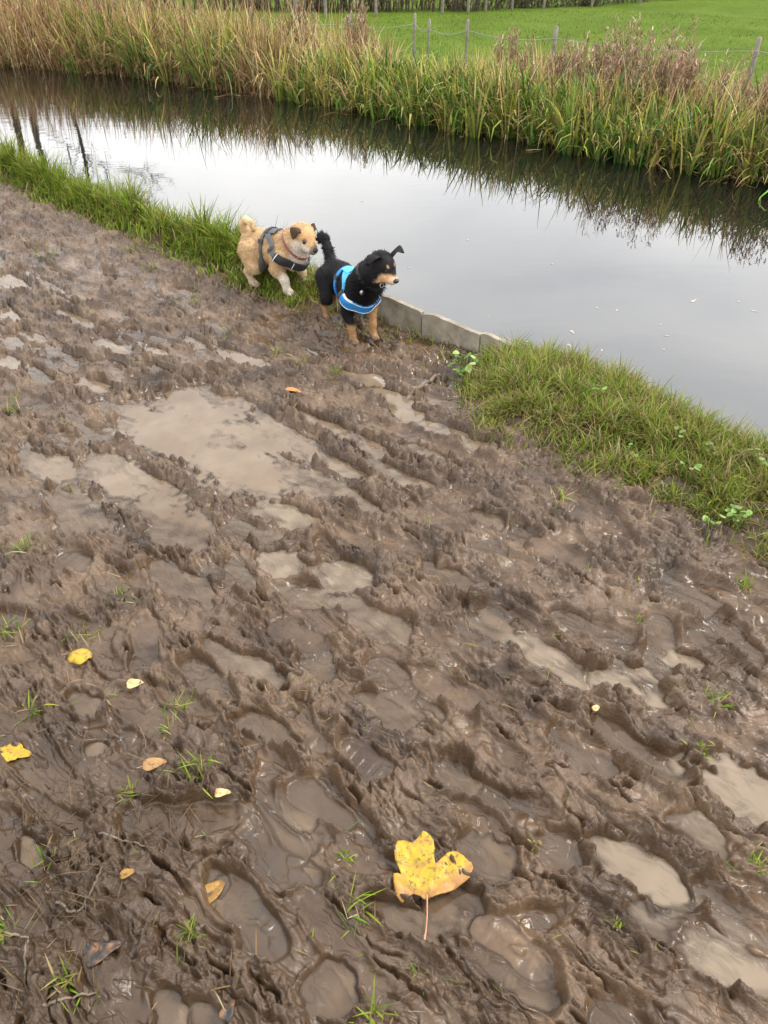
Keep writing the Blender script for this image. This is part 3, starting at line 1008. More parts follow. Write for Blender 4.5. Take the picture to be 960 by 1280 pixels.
def dead_weed(u, v, height, spread, nst, label, pale=0.0):
    x, y = xy(u, v)
    z = float(far_z(np.array(u), np.array(v)))
    root = tag(empty('dead_weed', (float(x), float(y), z)), label, 'weed', 'dead weeds among the reeds')
    stems, lb_, la_, ld = [], [], [], []
    for k in range(nst):
        a = R.uniform(0, 2 * PI)
        s = spread * 1.25 * R.random() ** 0.6
        b0 = np.array([math.cos(a) * s * 0.45, math.sin(a) * s * 0.45, 0])
        t0 = np.array([math.cos(a) * s, math.sin(a) * s, height * R.uniform(0.55, 1.02) * (1 - 0.28 * (s / spread) ** 2)])
        ts = np.linspace(0, 1, 6)[:, None]
        P = b0 + (t0 - b0) * ts + np.array([math.cos(a), math.sin(a), 0]) * 0.03 * np.sin(ts * PI)
        stems.append((P, np.linspace(0.0045, 0.0018, 6)))
        m = int(R.integers(40, 62))
        tt = R.uniform(0.35, 1.0, m)
        Q = b0 + (t0 - b0) * tt[:, None] + R.normal(0, 0.022, (m, 3))
        lb_.append(Q)
    tubes_mesh('stem', stems, M_STEM, root, 4)
    Q = np.vstack(lb_)
    n = len(Q)
    c = pal([(0.31, 0.205, 0.135), (0.24, 0.15, 0.095), (0.42, 0.31, 0.215), (0.19, 0.115, 0.07)], n, 0.2) * (1 + 0.25 * pale)
    Vb, Fb, Cb = blades(Q, R.uniform(0, 2 * PI, n), R.uniform(0.2, 1.2, n), R.uniform(-0.3, 1.3, n), R.uniform(0.03, 0.085, n), R.uniform(0.007, 0.015, n), c, c * 1.15, 2)
    np_mesh('seed_head', Vb, Fb, M_REED, root, Cb)


for (u, v, hh_, sp, ns, lb) in [
        (4.15, 8.25, 0.95, 0.34, 60, 'tallest bushy brown dead weed gone to seed behind the reeds'),
        (3.55, 8.15, 0.98, 0.30, 50, 'pale tipped dead weed joined to the tallest brown weed'),
        (4.75, 8.35, 0.80, 0.24, 34, 'dead weed leaning beside the weathered fence post'),
        (5.75, 8.55, 0.80, 0.15, 16, 'thin upright dead weed with a pale feathery top before the field'),
        (5.45, 8.6, 0.66, 0.16, 18, 'small round dead weed beside the thin feathery one'),
        (2.9, 8.1, 0.72, 0.32, 40, 'low spreading dead weed at the end of the fence'),
        (2.35, 8.0, 0.85, 0.26, 36, 'dead weed under the last weathered post'),
        (8.1, 8.6, 0.95, 0.25, 34, 'dark dead weed among the straw reeds'),
        (9.3, 8.7, 1.0, 0.25, 34, 'grey brown dead weed before the cut post'),
        (13.2, 8.9, 1.15, 0.5, 60, 'broad brown dead weed mass where the canal bends'),
        (15.5, 9.0, 1.25, 0.5, 60, 'rusty dead weed beyond the canal bend')]:
    dead_weed(u, v, hh_, sp, int(ns * 1.3), lb)

# ------------------------------------------------------------------ pasture blades beyond the reeds
def pasture():
    n = 60000
    u, v = R.uniform(-3, 26, n), V_FAR + 1.3 + 14 * R.random(n) ** 1.5
    x, y = xy(u, v)
    z = far_z(u, v)
    L = R.uniform(0.02, 0.05, n) * (0.7 + 0.8 * sst(-.2, .5, perlin(x / 0.8, y / 0.8, 121)))
    c = pal([(0.088, 0.140, 0.014), (0.108, 0.165, 0.018), (0.074, 0.120, 0.012), (0.14, 0.175, 0.026)], n, 0.12)
    Vb, Fb, Cb = blades(np.stack([x, y, z - 0.005], -1), R.uniform(0, 2 * PI, n), R.uniform(0.1, 0.9, n), R.uniform(0, 0.9, n), L, R.uniform(0.008, 0.018, n), c * 0.9, c * 1.1, 2)
    tag(np_mesh('pasture_grass', Vb, Fb, M_BLADE, col=Cb), 'bright green grazed grass of the field beyond the fence', 'grass', kind='stuff')


pasture()

# ------------------------------------------------------------------ post and wire fence along the field
M_POST = simple_mat('weathered_wood', (0.13, 0.115, 0.09), (0.25, 0.225, 0.18), 18, 0.85, 0.5)
M_WIRE = simple_mat('fence_wire', (0.22, 0.22, 0.22), (0.34, 0.34, 0.34), 60, 0.5, metal=0.6)


def post_mesh(name, parent, x, y, z0, z1, rad, lean=(0, 0), mat=M_POST, cap=False):
    zs = np.linspace(0, 1, 6)
    P = np.stack([x + lean[0] * zs, y + lean[1] * zs, z0 + (z1 - z0) * zs], -1)
    o = tubes_mesh(name, [(P, rad * (1 + 0.06 * R.normal(0, 1, 6)))], mat, parent, 8)
    return o


fv = 9.2
fence = tag(empty('wire_fence', (*[float(q) for q in xy(7.0, fv)], FIELD_Z)), 'weathered post and wire fence between the reeds and the field', 'fence')
FENCE = [(12.07, .45, .035, -.06), (11.85, .45, .03, 0), (10.72, .53, .05, -.05), (8.84, .53, .05, 0), (7.68, .60, .045, .02), (7.43, .55, .036, .02), (6.79, .58, .045, 0), (5.51, .58, .055, 0), (3.17, .63, .055, 0), (1.2, .6, .05, 0)]
fo = fence.location
tops = []
for (u, zt, rad, ln) in FENCE:
    x, y = xy(u, fv)
    z0 = float(far_z(np.array(u), np.array(fv))) - 0.2
    post_mesh('post', fence, float(x) - fo.x, float(y) - fo.y, z0 - fo.z, zt - 0.03 - fo.z, rad * 0.46, (ln, 0))
    tops.append(np.array([float(x) - fo.x + ln, float(y) - fo.y - rad, zt - fo.z]))
for dz, rw in ((0.14, 0.0035), (0.42, 0.003)):
    P = []
    for a, b_ in zip(tops[:-1], tops[1:]):
        for s in np.linspace(0, 1, 6)[:-1]:
            q = a + (b_ - a) * s
            P.append(q + np.array([0, 0, -dz - 0.05 * math.sin(PI * s)]))
    P.append(tops[-1] + np.array([0, 0, -dz]))
    tubes_mesh('wire', [(np.array(P), rw)], M_WIRE, fence, 5)

# ------------------------------------------------------------------ hedge and old fence at the far side of the field
M_TWIG = simple_mat('hedge_twig', (0.07, 0.05, 0.035), (0.14, 0.10, 0.07), 8, 0.85)
M_HLEAF = attr_mat('hedge_leaves', 0.7, 0.2, 0.2)
HL = [(-60, 4), (60, 9), (180, 13), (300, 17), (400, 17), (480, 16), (585, 13), (660, 7), (740, 4), (860, 1), (980, -2)]
HP = np.array([G(px, py, -0.28)[:2] for px, py in HL])


def hedge_piece(i, label, height, cols, depth_, nl):
    a, b_ = HP[i], HP[i + 1]
    mid = (a + b_) / 2
    L_ = np.linalg.norm(b_ - a)
    d = (b_ - a) / L_
    pn = np.array([-d[1], d[0]])
    if pn @ mid < 0:
        pn = -pn
    z0 = float(field_z(mid[0], mid[1])[()])
    root = tag(empty('hedge', (mid[0], mid[1], z0)), label, 'hedge', 'hedges at the far side of the field')
    st = []
    for k in range(70):
        s, w_ = R.uniform(-L_ / 2 - .3, L_ / 2 + .3), R.uniform(0, depth_)
        q = d * s + pn * w_
        tz = height * R.uniform(0.6, 1.1)
        P = np.array([[q[0] + R.normal(0, .12) * t, q[1] + R.normal(0, .12) * t, tz * t - 0.05] for t in np.linspace(0, 1, 5)])
        st.append((P, np.linspace(0.018, 0.005, 5)))
    tubes_mesh('branches', st, M_TWIG, root, 4)
    s, w_ = R.uniform(-L_ / 2 - .3, L_ / 2 + .3, nl), R.uniform(-0.1, depth_ + .1, nl)
    q = d[None] * s[:, None] + pn[None] * w_[:, None]
    Q = np.column_stack([q, height * R.uniform(0.0, 1.08, nl) ** 0.8])
    c = pal(cols, nl, 0.25)
    Vb, Fb, Cb = blades(Q, R.uniform(0, 2 * PI, nl), R.uniform(0, 1.6, nl), R.uniform(-0.5, 1, nl), R.uniform(0.06, 0.22, nl), R.uniform(0.012, 0.04, nl), c, c, 2)
    np_mesh('foliage', Vb, Fb, M_HLEAF, root, Cb)


hb = [(0.12, 0.085, 0.06), (0.17, 0.12, 0.085), (0.08, 0.06, 0.04), (0.09, 0.10, 0.035)]
hg = [(0.05, 0.07, 0.02), (0.08, 0.09, 0.03), (0.10, 0.07, 0.04), (0.05, 0.045, 0.03)]
ho = [(0.16, 0.08, 0.035), (0.10, 0.075, 0.04), (0.07, 0.07, 0.025)]
for i, (lb, hh_, cc, dd, nl) in enumerate([
        ('brown hedge behind the bend of the canal', 1.5, hb, 1.2, 2200), ('brown hedge before the leaning fence posts', 1.4, hb, 1.2, 2200), ('dark hedge behind the leaning fence posts', 1.4, hb, 1.2, 2200),
        ('dark green hedge behind the thin far post', 1.3, hg, 1.2, 2200), ('grey brown hedge behind the cut post', 1.3, hb, 1.2, 2200), ('russet hedge above the strainer posts', 1.25, ho, 1.2, 2200),
        ('low dark hedge under the sagging far rail', 0.5, hg, 0.8, 1500), ('low dark hedge bottom along the rising field', 0.38, hg, 0.7, 1300), ('thin hedge bottom at the top of the field', 0.35, hg, 0.7, 1300),
        ('last hedge bottom at the field corner', 0.35, hg, 0.7, 1300)]):
    hedge_piece(i, lb, hh_, cc, dd, nl)
ff = tag(empty('field_fence', (HP[5][0], HP[5][1], FIELD_Z)), 'old thin post fence with a sagging rail along the hedge', 'fence')
for (px, py, top) in [(370, 17, .95), (407, 20, 1.0), (470, 19, .95), (553, 16, .9), (585, 14, 1.05), (607, 11, .55), (640, 9, .5), (680, 6, .5), (740, 4, .45), (800, 2, .45)]:
    p_ = G(px, py + 1.5, -0.28)
    post_mesh('post', ff, p_[0] - HP[5][0], p_[1] - HP[5][1], -0.1, top, 0.035)
rl = []
for (px, py, zz) in [(607, 11, .40), (640, 9, .30), (680, 6, .33), (740, 4, .34), (800, 2, .36)]:
    p_ = G(px, py + 2.2, -0.28)
    rl.append([p_[0] - HP[5][0], p_[1] - HP[5][1], zz])
tubes_mesh('rail', [(np.array(rl), 0.03)], M_POST, ff, 6)

# ------------------------------------------------------------------ bare trees up the canal, seen mirrored in it
M_BARK = simple_mat('dark_bark', (0.035, 0.028, 0.022), (0.07, 0.058, 0.045), 6, 0.9, 0.6)


def bare_tree(x, y, height, rad, label, seed):
    rs = np.random.default_rng(seed)
    z0 = float(field_z(x, y)[()])
    root = tag(empty('bare_tree', (x, y, z0)), label, 'tree', 'bare trees up the canal')
    n = 10
    zs = np.linspace(0, 1, n)
    wob = np.cumsum(rs.normal(0, 0.05, (n, 2)), 0)
    P = np.column_stack([wob[:, 0], wob[:, 1], height * zs - 0.1])
    tubes_mesh('trunk', [(P, rad * (1 - 0.85 * zs))], M_BARK, root, 8)
    br = []

    def grow(p, d, L, r_, lvl):
        k = 5
        Q = [p]
        for i in range(k):
            d = d + rs.normal(0, 0.12, 3) + np.array([0, 0, 0.05])
            d = d / np.linalg.norm(d)
            Q.append(Q[-1] + d * L / k)
        Q = np.array(Q)
        br.append((Q, np.linspace(r_, r_ * 0.35, k + 1)))
        if lvl < 3:
            for j in range(4 if lvl < 2 else 5):
                t = rs.integers(1, k + 1)
                nd = d + rs.normal(0, 0.6, 3)
                grow(Q[t], nd / np.linalg.norm(nd), L * rs.uniform(0.4, 0.65), r_ * 0.5, lvl + 1)
    for i in range(9):
        t = rs.uniform(0.3, 0.98)
        a = rs.uniform(0, 2 * PI)
        p = np.array([np.interp(t, zs, P[:, 0]), np.interp(t, zs, P[:, 1]), height * t - 0.1])
        grow(p, np.array([math.cos(a), math.sin(a), 0.7]) / 1.22, height * 0.26 * (1.25 - t * 0.6), rad * 0.38 * (1.1 - t * .6), 0)
    tubes_mesh('crown', br, M_BARK, root, 4)


bare_tree(-9.3, 22.6, 8.5, 0.11, 'slim bare tree nearest the canal bend', 3)
bare_tree(-10.2, 23.6, 9.0, 0.13, 'taller bare tree beside the slim one', 4)
bare_tree(-8.9, 24.5, 7.5, 0.08, 'thin bare tree leaning behind the slim one', 5)
bare_tree(-12.0, 24.5, 9.0, 0.14, 'stout bare tree farthest up the canal', 6)

# ------------------------------------------------------------------ sheet piling along the towpath
M_PILE = simple_mat('concrete_piling', (0.16, 0.135, 0.098), (0.33, 0.29, 0.225), 14, 0.85, 0.6)


def piling():
    px0, py0 = xy(2.1, V_NEAR)
    root = tag(empty('sheet_piling', (float(px0), float(py0), -0.6)), 'low grey concrete sheet piling edging the canal beside the mud', 'sheet piling')
    bounds = [0.85, 1.17, 1.47, 1.76, 2.09, 2.42, 2.74, 3.06]
    tops = [0.070, 0.078, 0.084, 0.090, 0.10, 0.088, 0.06]
    for i in range(len(bounds) - 1):
        u0, u1 = bounds[i] + 0.004, bounds[i + 1] - 0.004
        n, mz = 18, 7
        s = np.linspace(0, 1, n)
        prof = 0.008 * sst(0.03, 0.08, s) * (1 - sst(0.92, 0.97, s))       # shallow trough section
        top = tops[i] + 0.004 * np.sin(s * PI * 2 + i) + 0.008 * (s - 0.5) - 0.008 * sst(0.8, 1.0, s) * (i % 2) + 0.004 * perlin(s * 9, s * 0 + i, 7)
        off = 0.012 if i == 5 else 0.0
        Vs = []
        for side in (0, 1):
            for k in range(mz):
                t = k / (mz - 1)
                z = -0.6 + (top + 0.6) * t
                vv = V_NEAR - 0.036 + prof + side * 0.024 + off
                x, y = xy(u0 + (u1 - u0) * s, vv)
                Vs.append(np.stack([x - float(px0), y - float(py0), z + 0.6], -1))
        Vs = np.array(Vs).reshape(-1, 3)
        ii = np.arange(2 * mz * n).reshape(2, mz, n)
        f = []
        for sd in (0, 1):
            q = np.stack([ii[sd, :-1, :-1], ii[sd, :-1, 1:], ii[sd, 1:, 1:], ii[sd, 1:, :-1]], -1).reshape(-1, 4)
            f.append(q if sd == 0 else q[:, ::-1])
        f.append(np.stack([ii[0, -1, :-1], ii[0, -1, 1:], ii[1, -1, 1:], ii[1, -1, :-1]], -1))
        f.append(np.stack([ii[0, :-1, 0], ii[0, 1:, 0], ii[1, 1:, 0], ii[1, :-1, 0]], -1))
        f.append(np.stack([ii[0, :-1, -1], ii[1, :-1, -1], ii[1, 1:, -1], ii[0, 1:, -1]], -1))
        np_mesh('panel', Vs, np.vstack(f), M_PILE, root, smooth=False)


piling()

# ------------------------------------------------------------------ fallen leaves
def leaf_mat(name, c, c2, spot, sc=55):
    m, nt, b = base_mat(name, 0.45, 0.4)
    vec = nt.nodes.new('ShaderNodeTexCoord').outputs['Object']
    base = ramp(nt, noise(nt, sc * 0.4, 4, 0.6, 0.3, vec), [(0.35, c), (0.62, c2)])
    f = ramp(nt, noise(nt, sc * 2.2, 5, 0.7, 0.0, vec), [(0.53, (0, 0, 0)), (0.62, (1, 1, 1))])
    mm = nt.nodes.new('ShaderNodeMixRGB')
    nt.links.new(f, mm.inputs[0])
    nt.links.new(base, mm.inputs[1])
    mm.inputs[2].default_value = (*spot, 1)
    a = nt.nodes.new('ShaderNodeAttribute')
    a.attribute_name = 'brown'
    m2 = nt.nodes.new('ShaderNodeMixRGB')
    nt.links.new(a.outputs['Fac'], m2.inputs[0])
    nt.links.new(mm.outputs['Color'], m2.inputs[1])
    m2.inputs[2].default_value = (0.30, 0.135, 0.05, 1)
    nt.links.new(m2.outputs['Color'], b.inputs['Base Color'])
    bp = nt.nodes.new('ShaderNodeBump')
    bp.inputs['Strength'].default_value = 0.5
    bp.inputs['Distance'].default_value = 0.002
    nt.links.new(noise(nt, sc * 3, 3, 0.6, 0, vec), bp.inputs['Height'])
    nt.links.new(bp.outputs['Normal'], b.inputs['Normal'])
    return m


def blade_of(name, outline, centre, zfun, mat, parent=None, brown=None, veins=(), thick=0.0012):
    """leaf blade: an outline in metres about its own centre, lifted and curled, with thickness"""
    bm = bmesh.new()
    vs_ = [bm.verts.new((p_[0], p_[1], 0)) for p_ in outline]
    bm.faces.new(vs_)
    bmesh.ops.triangulate(bm, faces=bm.faces[:])
    for _ in range(4):
        el = [e for e in bm.edges if e.calc_length() > 0.009]
        if not el:
            break
        bmesh.ops.subdivide_edges(bm, edges=el, cuts=1)
        bmesh.ops.triangulate(bm, faces=bm.faces[:])
    bmesh.ops.beautify_fill(bm, faces=bm.faces[:], edges=bm.edges[:])
    co = np.array([v.co[:] for v in bm.verts])
    z = zfun(co[:, 0], co[:, 1])
    for (ax, ay, bx2, by2) in veins:
        ab = np.array([bx2 - ax, by2 - ay])
        t = np.clip(((co[:, 0] - ax) * ab[0] + (co[:, 1] - ay) * ab[1]) / (ab @ ab), 0, 1)
        dd = np.hypot(co[:, 0] - ax - t * ab[0], co[:, 1] - ay - t * ab[1])
        z = z - 0.0035 * np.exp(-(dd / 0.004) ** 2)
    for v, zz in zip(bm.verts, z):
        v.co.z = zz
    bm.normal_update()
    top = bm.faces[:]
    for f in top:
        if f.normal.z < 0:
            f.normal_flip()
    ret = bmesh.ops.solidify(bm, geom=top, thickness=thick)
    o = bm_obj(name, bm, mat, parent)
    n = len(o.data.vertices)
    cc = np.empty(n * 3, np.float32)
    o.data.vertices.foreach_get('co', cc)
    cc = cc.reshape(-1, 3)
    a = o.data.attributes.new('brown', 'FLOAT', 'POINT')
    a.data.foreach_set('value', (brown(cc[:, 0], cc[:, 1]) if brown else np.zeros(n)).astype(np.float32))
    return o


M_YEL = leaf_mat('yellow_leaf', (0.44, 0.25, 0.006), (0.36, 0.27, 0.014), (0.15, 0.09, 0.02))
M_CREAM = leaf_mat('cream_leaf', (0.62, 0.45, 0.22), (0.52, 0.36, 0.15), (0.30, 0.18, 0.08))
M_TAN = leaf_mat('tan_leaf', (0.36, 0.21, 0.08), (0.26, 0.15, 0.05), (0.12, 0.07, 0.03))
M_OCH = leaf_mat('ochre_leaf', (0.30, 0.17, 0.03), (0.22, 0.12, 0.02), (0.09, 0.05, 0.02))
M_ORG = leaf_mat('orange_leaf', (0.62, 0.22, 0.04), (0.50, 0.18, 0.04), (0.2, 0.08, 0.03))
M_BLK = leaf_mat('rotten_leaf', (0.022, 0.02, 0.02), (0.04, 0.035, 0.032), (0.012, 0.01, 0.01))
M_STALK = simple_mat('leaf_stalk', (0.42, 0.14, 0.09), (0.55, 0.30, 0.16), 70, 0.5)


def lz(x, y):
    return max(gz1(x, y), float(0))


# the big maple leaf
crop = [(395, 580), (372, 586), (352, 560), (305, 548), (268, 566), (235, 600), (212, 594), (186, 556), (176, 520), (168, 480), (172, 434), (200, 428), (222, 432), (205, 390), (181, 330), (175, 270),
        (196, 216), (250, 200), (294, 215), (336, 192), (345, 172), (366, 155), (404, 168), (434, 214), (445, 272), (440, 325), (434, 365), (450, 386), (470, 366), (492, 335), (528, 292), (570, 274), (598, 272), (640, 296),
        (660, 318), (690, 346), (701, 386), (690, 420), (682, 448), (655, 468), (610, 498), (560, 526), (505, 556), (470, 572), (430, 584)]
LZ = 0.03
op = np.array([G(460 + a / 5.333, 1010 + b_ / 5.333, LZ)[:2] for a, b_ in crop])
lc = op.mean(0)
lzv = float(np.max(gz(lc[0] + R.uniform(-.06, .06, 60), lc[1] + R.uniform(-.05, .05, 60)))) + 0.002
sc_ = (CAM_H - lzv) / (CAM_H - LZ)
lc = lc * sc_
outl = (op * sc_ - lc) * 1.0
jx = R.normal(0, 0.0007, outl.shape)
mleaf = tag(empty('maple_leaf', (lc[0], lc[1], lzv)), 'large yellow maple leaf lying on the mud with its pink stalk', 'leaf')
bp_ = G(460 + 395 / 5.333, 1010 + 575 / 5.333, lzv)[:2] - lc


def vend(a, b_):
    q = G(460 + a / 5.333, 1010 + b_ / 5.333, lzv)[:2] - lc
    return (bp_[0], bp_[1], q[0], q[1])


def mleaf_z(x, y):
    r_ = np.hypot(x - bp_[0], y - bp_[1])
    z = 0.004 * np.sin(x * 75 + 0.8) + 0.0035 * np.sin(y * 90 + x * 40) - 0.012 * sst(0.0, -0.05, y) * 0.8 - 0.010 * sst(0.045, 0.085, x)
    return z - 0.006 * sst(0.03, 0.06, -x) + 0.004 * perlin(x / 0.018, y / 0.018, 131)


def mleaf_b(x, y):
    n = perlin(x / 0.012, y / 0.012, 132) * 0.35 + perlin(x / 0.005, y / 0.005, 133) * 0.2
    a = sst(0.016, -0.004, (y - bp_[1]) - np.where(x > bp_[0], 0.60, -0.22) * (x - bp_[0]) - 0.006 + 0.018 * n)
    b2 = sst(-0.052, -0.07, x) * 0.7 * sst(0.0, -0.02, y)
    c_ = sst(0.05, 0.45, perlin(x / 0.016, y / 0.016, 134) + 0.5 * perlin(x / 0.006, y / 0.006, 137)) * 0.6
    return np.clip(np.maximum(np.maximum(a, b2) * (0.8 + n), c_), 0, 0.95)


blade_of('blade', outl + jx, lc, mleaf_z, M_YEL, mleaf, mleaf_b, [vend(400, 175), vend(240, 215), vend(680, 380), vend(185, 470), vend(590, 285)])
s0 = np.array([bp_[0], bp_[1], -0.002])
s1_ = G(460 + 380 / 5.333, 1010 + 905 / 5.333, lzv - 0.02)[:2] - lc
stz = [s0[2]] + [max(gz1(lc[0] + bp_[0] + (s1_[0] - bp_[0]) * t, lc[1] + bp_[1] + (s1_[1] - bp_[1]) * t) - lzv + 0.003, -0.03) for t in (0.33, 0.66, 1.0)]
SP = np.array([[bp_[0] + (s1_[0] - bp_[0]) * t + 0.002 * math.sin(t * 4), bp_[1] + (s1_[1] - bp_[1]) * t, stz[i]] for i, t in enumerate((0, .33, .66, 1.0))])
tubes_mesh('stalk', [(SP, [0.0014, 0.0013, 0.0014, 0.0022])], M_STALK, mleaf, 6)


def oval(la, lb, n=22, lob=0.0, k=3, pt=0.0):
    t = np.linspace(0, 2 * PI, n, endpoint=False)
    r_ = 1 + lob * np.cos(k * t) + R.normal(0, 0.03, n)
    x = la * np.cos(t) * r_
    return np.stack([x, lb * np.sin(t) * r_ * (1 - pt * np.cos(t))], -1)


def small_leaf(name, px, py, outline, ang, mat, label, curl=0.006, tilt=(0, 0), lift=0.003, cat='leaf', stalk=0.0):
    p_ = G(px, py, 0.005)
    z0 = max(gz1(p_[0] + dx, p_[1] + dy) for dx, dy in ((0, 0), (.008, 0), (-.008, 0), (0, .008), (0, -.008))) + lift
    root = tag(empty(name, (p_[0], p_[1], z0), ang), label, cat, 'fallen leaves on the mud')
    R_ = np.abs(outline).max()
    blade_of('blade', outline, p_, lambda x, y: (curl * ((y / R_) ** 2 * 1.0 - 0.4 * (x / R_) ** 2) if curl > 0 else curl * ((x / R_) ** 2 + 1.3 * (y / R_) ** 2)) + tilt[0] * x + tilt[1] * y + 0.0012 * perlin(x / 0.008, y / 0.008, 135), mat, root,
             lambda x, y: 0.5 * sst(0.0, 0.5, perlin(x / 0.012, y / 0.012, 136)), [(-R_, 0, R_, 0)])
    if stalk:
        tubes_mesh('stalk', [(np.array([[-R_ * .9, 0, 0.001], [-R_ - stalk * .5, .002, -.002], [-R_ - stalk, .004, -.004]]), 0.0008)], M_STALK, root, 5)


small_leaf('yellow_leaf', 100, 822, oval(.030, .026, 24, .05, 5), 0.1, M_YEL, 'small domed yellow leaf lying beside the deep boot print', -0.012, lift=.009, stalk=.012)
small_leaf('yellow_leaf', 14, 940, oval(.040, .022, 30, .16, 4), -0.1, M_YEL, 'bright yellow lobed leaf lying flat in the trampled grass', 0.004, stalk=.02)
small_leaf('cream_leaf', 170, 861, oval(.020, .014, 18, .05, 3, .3), 0.3, M_CREAM, 'pale cream leaf below the deep boot print', 0.003)
small_leaf('tan_leaf', 193, 956, oval(.027, .015, 18, .05, 3, .4), 0.35, M_TAN, 'light brown curled leaf in front of the trampled grass', 0.008, stalk=.01)
small_leaf('ochre_leaf', 264, 1110, oval(.029, .018, 20, .04, 2, .3), 0.8, M_OCH, 'dark ochre leaf lying in a water filled boot hole', 0.006)
small_leaf('yellow_leaf', 745, 886, oval(.012, .007, 14, .05, 3, .4), 0.6, M_CREAM, 'tiny pale yellow leaf on a ridge between long prints', 0.003)
small_leaf('orange_leaf', 366, 490, oval(.036, .014, 18, .08, 3, .3), -0.4, M_ORG, 'orange leaf at the rim of the large puddle', 0.006)
small_leaf('cream_leaf', 278, 997, oval(.017, .010, 18, .2, 3), 0.2, M_CREAM, 'broken cream leaf scraps beside a grass tuft', 0.006)
small_leaf('black_leaf', 128, 1192, oval(.035, .018, 20, .14, 3, .3), 0.5, M_BLK, 'rotten black leaf in a dark hollow', 0.014)
small_leaf('black_leaf', 287, 1268, oval(.018, .010, 18, .14, 3, .3), 1.2, M_BLK, 'small rotten black leaf standing in the mud', 0.01)
small_leaf('red_leaf', 162, 1103, oval(.014, .009, 16, .1, 3), 0.5, M_OCH, 'small reddish brown leaf scrap on a clod', 0.005)
small_leaf('ochre_leaf', 265, 811, oval(.013, .006, 14, .1, 3), -0.2, M_TAN, 'little ochre leaf scrap at the edge of a long puddle', 0.003)
small_leaf('cream_leaf', 823, 605, oval(.026, .010, 16, .08, 3, .3), -0.5, M_TAN, 'dry brown leaf at the foot of the grassy bank', 0.006)
small_leaf('yellow_leaf', 676, 1046, oval(.008, .004, 12, .1, 3), -0.9, M_YEL, 'yellow leaf fleck on the ridge beside the maple leaf', 0.002)

# twigs and dead roots
M_TW = simple_mat('dead_twig', (0.085, 0.062, 0.044), (0.19, 0.145, 0.10), 40, 0.8, 0.4)
for (pts, rad, label) in [
        ([(0, 1168), (22, 1176), (42, 1180), (40, 1205), (34, 1235)], .0032, 'forked pale twig pressed into the mud'),
        ([(78, 1140), (96, 1150), (112, 1140), (126, 1118), (134, 1096)], .003, 'dead root loop lying across a clod'),
        ([(128, 1050), (150, 1056), (172, 1062), (196, 1068), (204, 1072)], .0026, 'thin bleached stalk along the ridge below the tuft'),
        ([(60, 1265), (85, 1262), (105, 1250), (125, 1244)], .0028, 'dry bent stalk near the lowest grass tuft'),
        ([(505, 500), (520, 488), (534, 476), (550, 462)], .012, 'muddy stick lying across the puddle to the piling'),
        ([(172, 905), (180, 918), (182, 932), (176, 944)], .0014, 'curled straw beside the light brown leaf')]:
    P = []
    for (px, py) in pts:
        p_ = G(px, py)
        P.append([p_[0], p_[1], gz1(p_[0], p_[1]) + rad * 0.9])
    P = np.array(P)
    tt = np.linspace(0, len(P) - 1, 4 * len(P))
    P = np.stack([np.interp(tt, np.arange(len(P)), P[:, q]) for q in range(3)], -1)
    for _ in range(3):
        P[1:-1] = (P[:-2] + 2 * P[1:-1] + P[2:]) / 4
    P[:, 2] = gz(P[:, 0], P[:, 1]) * 0.5 + P[:, 2] * 0.5 + rad * 0.3
    P = P + R.normal(0, rad * 0.35, P.shape)
    o = tag(tubes_mesh('twig', [(P - P[0], np.linspace(rad, rad * 0.6, len(P)))], M_TW, None, 6), label, 'twig')
    o.location = P[0]

# leaf scraps drifting on the canal
M_FLOAT = leaf_mat('drifting_leaf', (0.42, 0.37, 0.29), (0.30, 0.25, 0.18), (0.16, 0.12, 0.08))
for (px, py, s) in [(715, 415, 1.3), (712, 432, 1.0), (771, 388, .8), (746, 385, .8), (825, 406, .9), (833, 420, .8), (752, 438, .7), (829, 437, .8), (943, 389, 1.3), (923, 377, .8), (867, 376, 1.6), (610, 396, .7),
                    (659, 427, .8), (512, 335, .8), (585, 300, 1.2), (655, 262, 1.1), (452, 252, 1.0), (690, 330, .8)]:
    p_ = G(px, py, WATER_Z)
    o = blade_of('drifting_leaf', oval(.017 * s * R.uniform(.7, 1.4), .0065 * s, 12, .22, 3, .3), p_, lambda x, y: 0.0 * x, M_FLOAT, thick=0.0006)
    o.location = (p_[0], p_[1], WATER_Z + 0.0012)
    o.rotation_euler = (0, 0, R.uniform(0, 6.28))
    tag(o, 'pale leaf scrap drifting on the canal surface', 'leaf', 'leaf scraps drifting on the canal')

# broad leaved weeds in the turf
M_WEED = attr_mat('weed_leaf', 0.5, 0.4, 0.25, 0.2, 60)


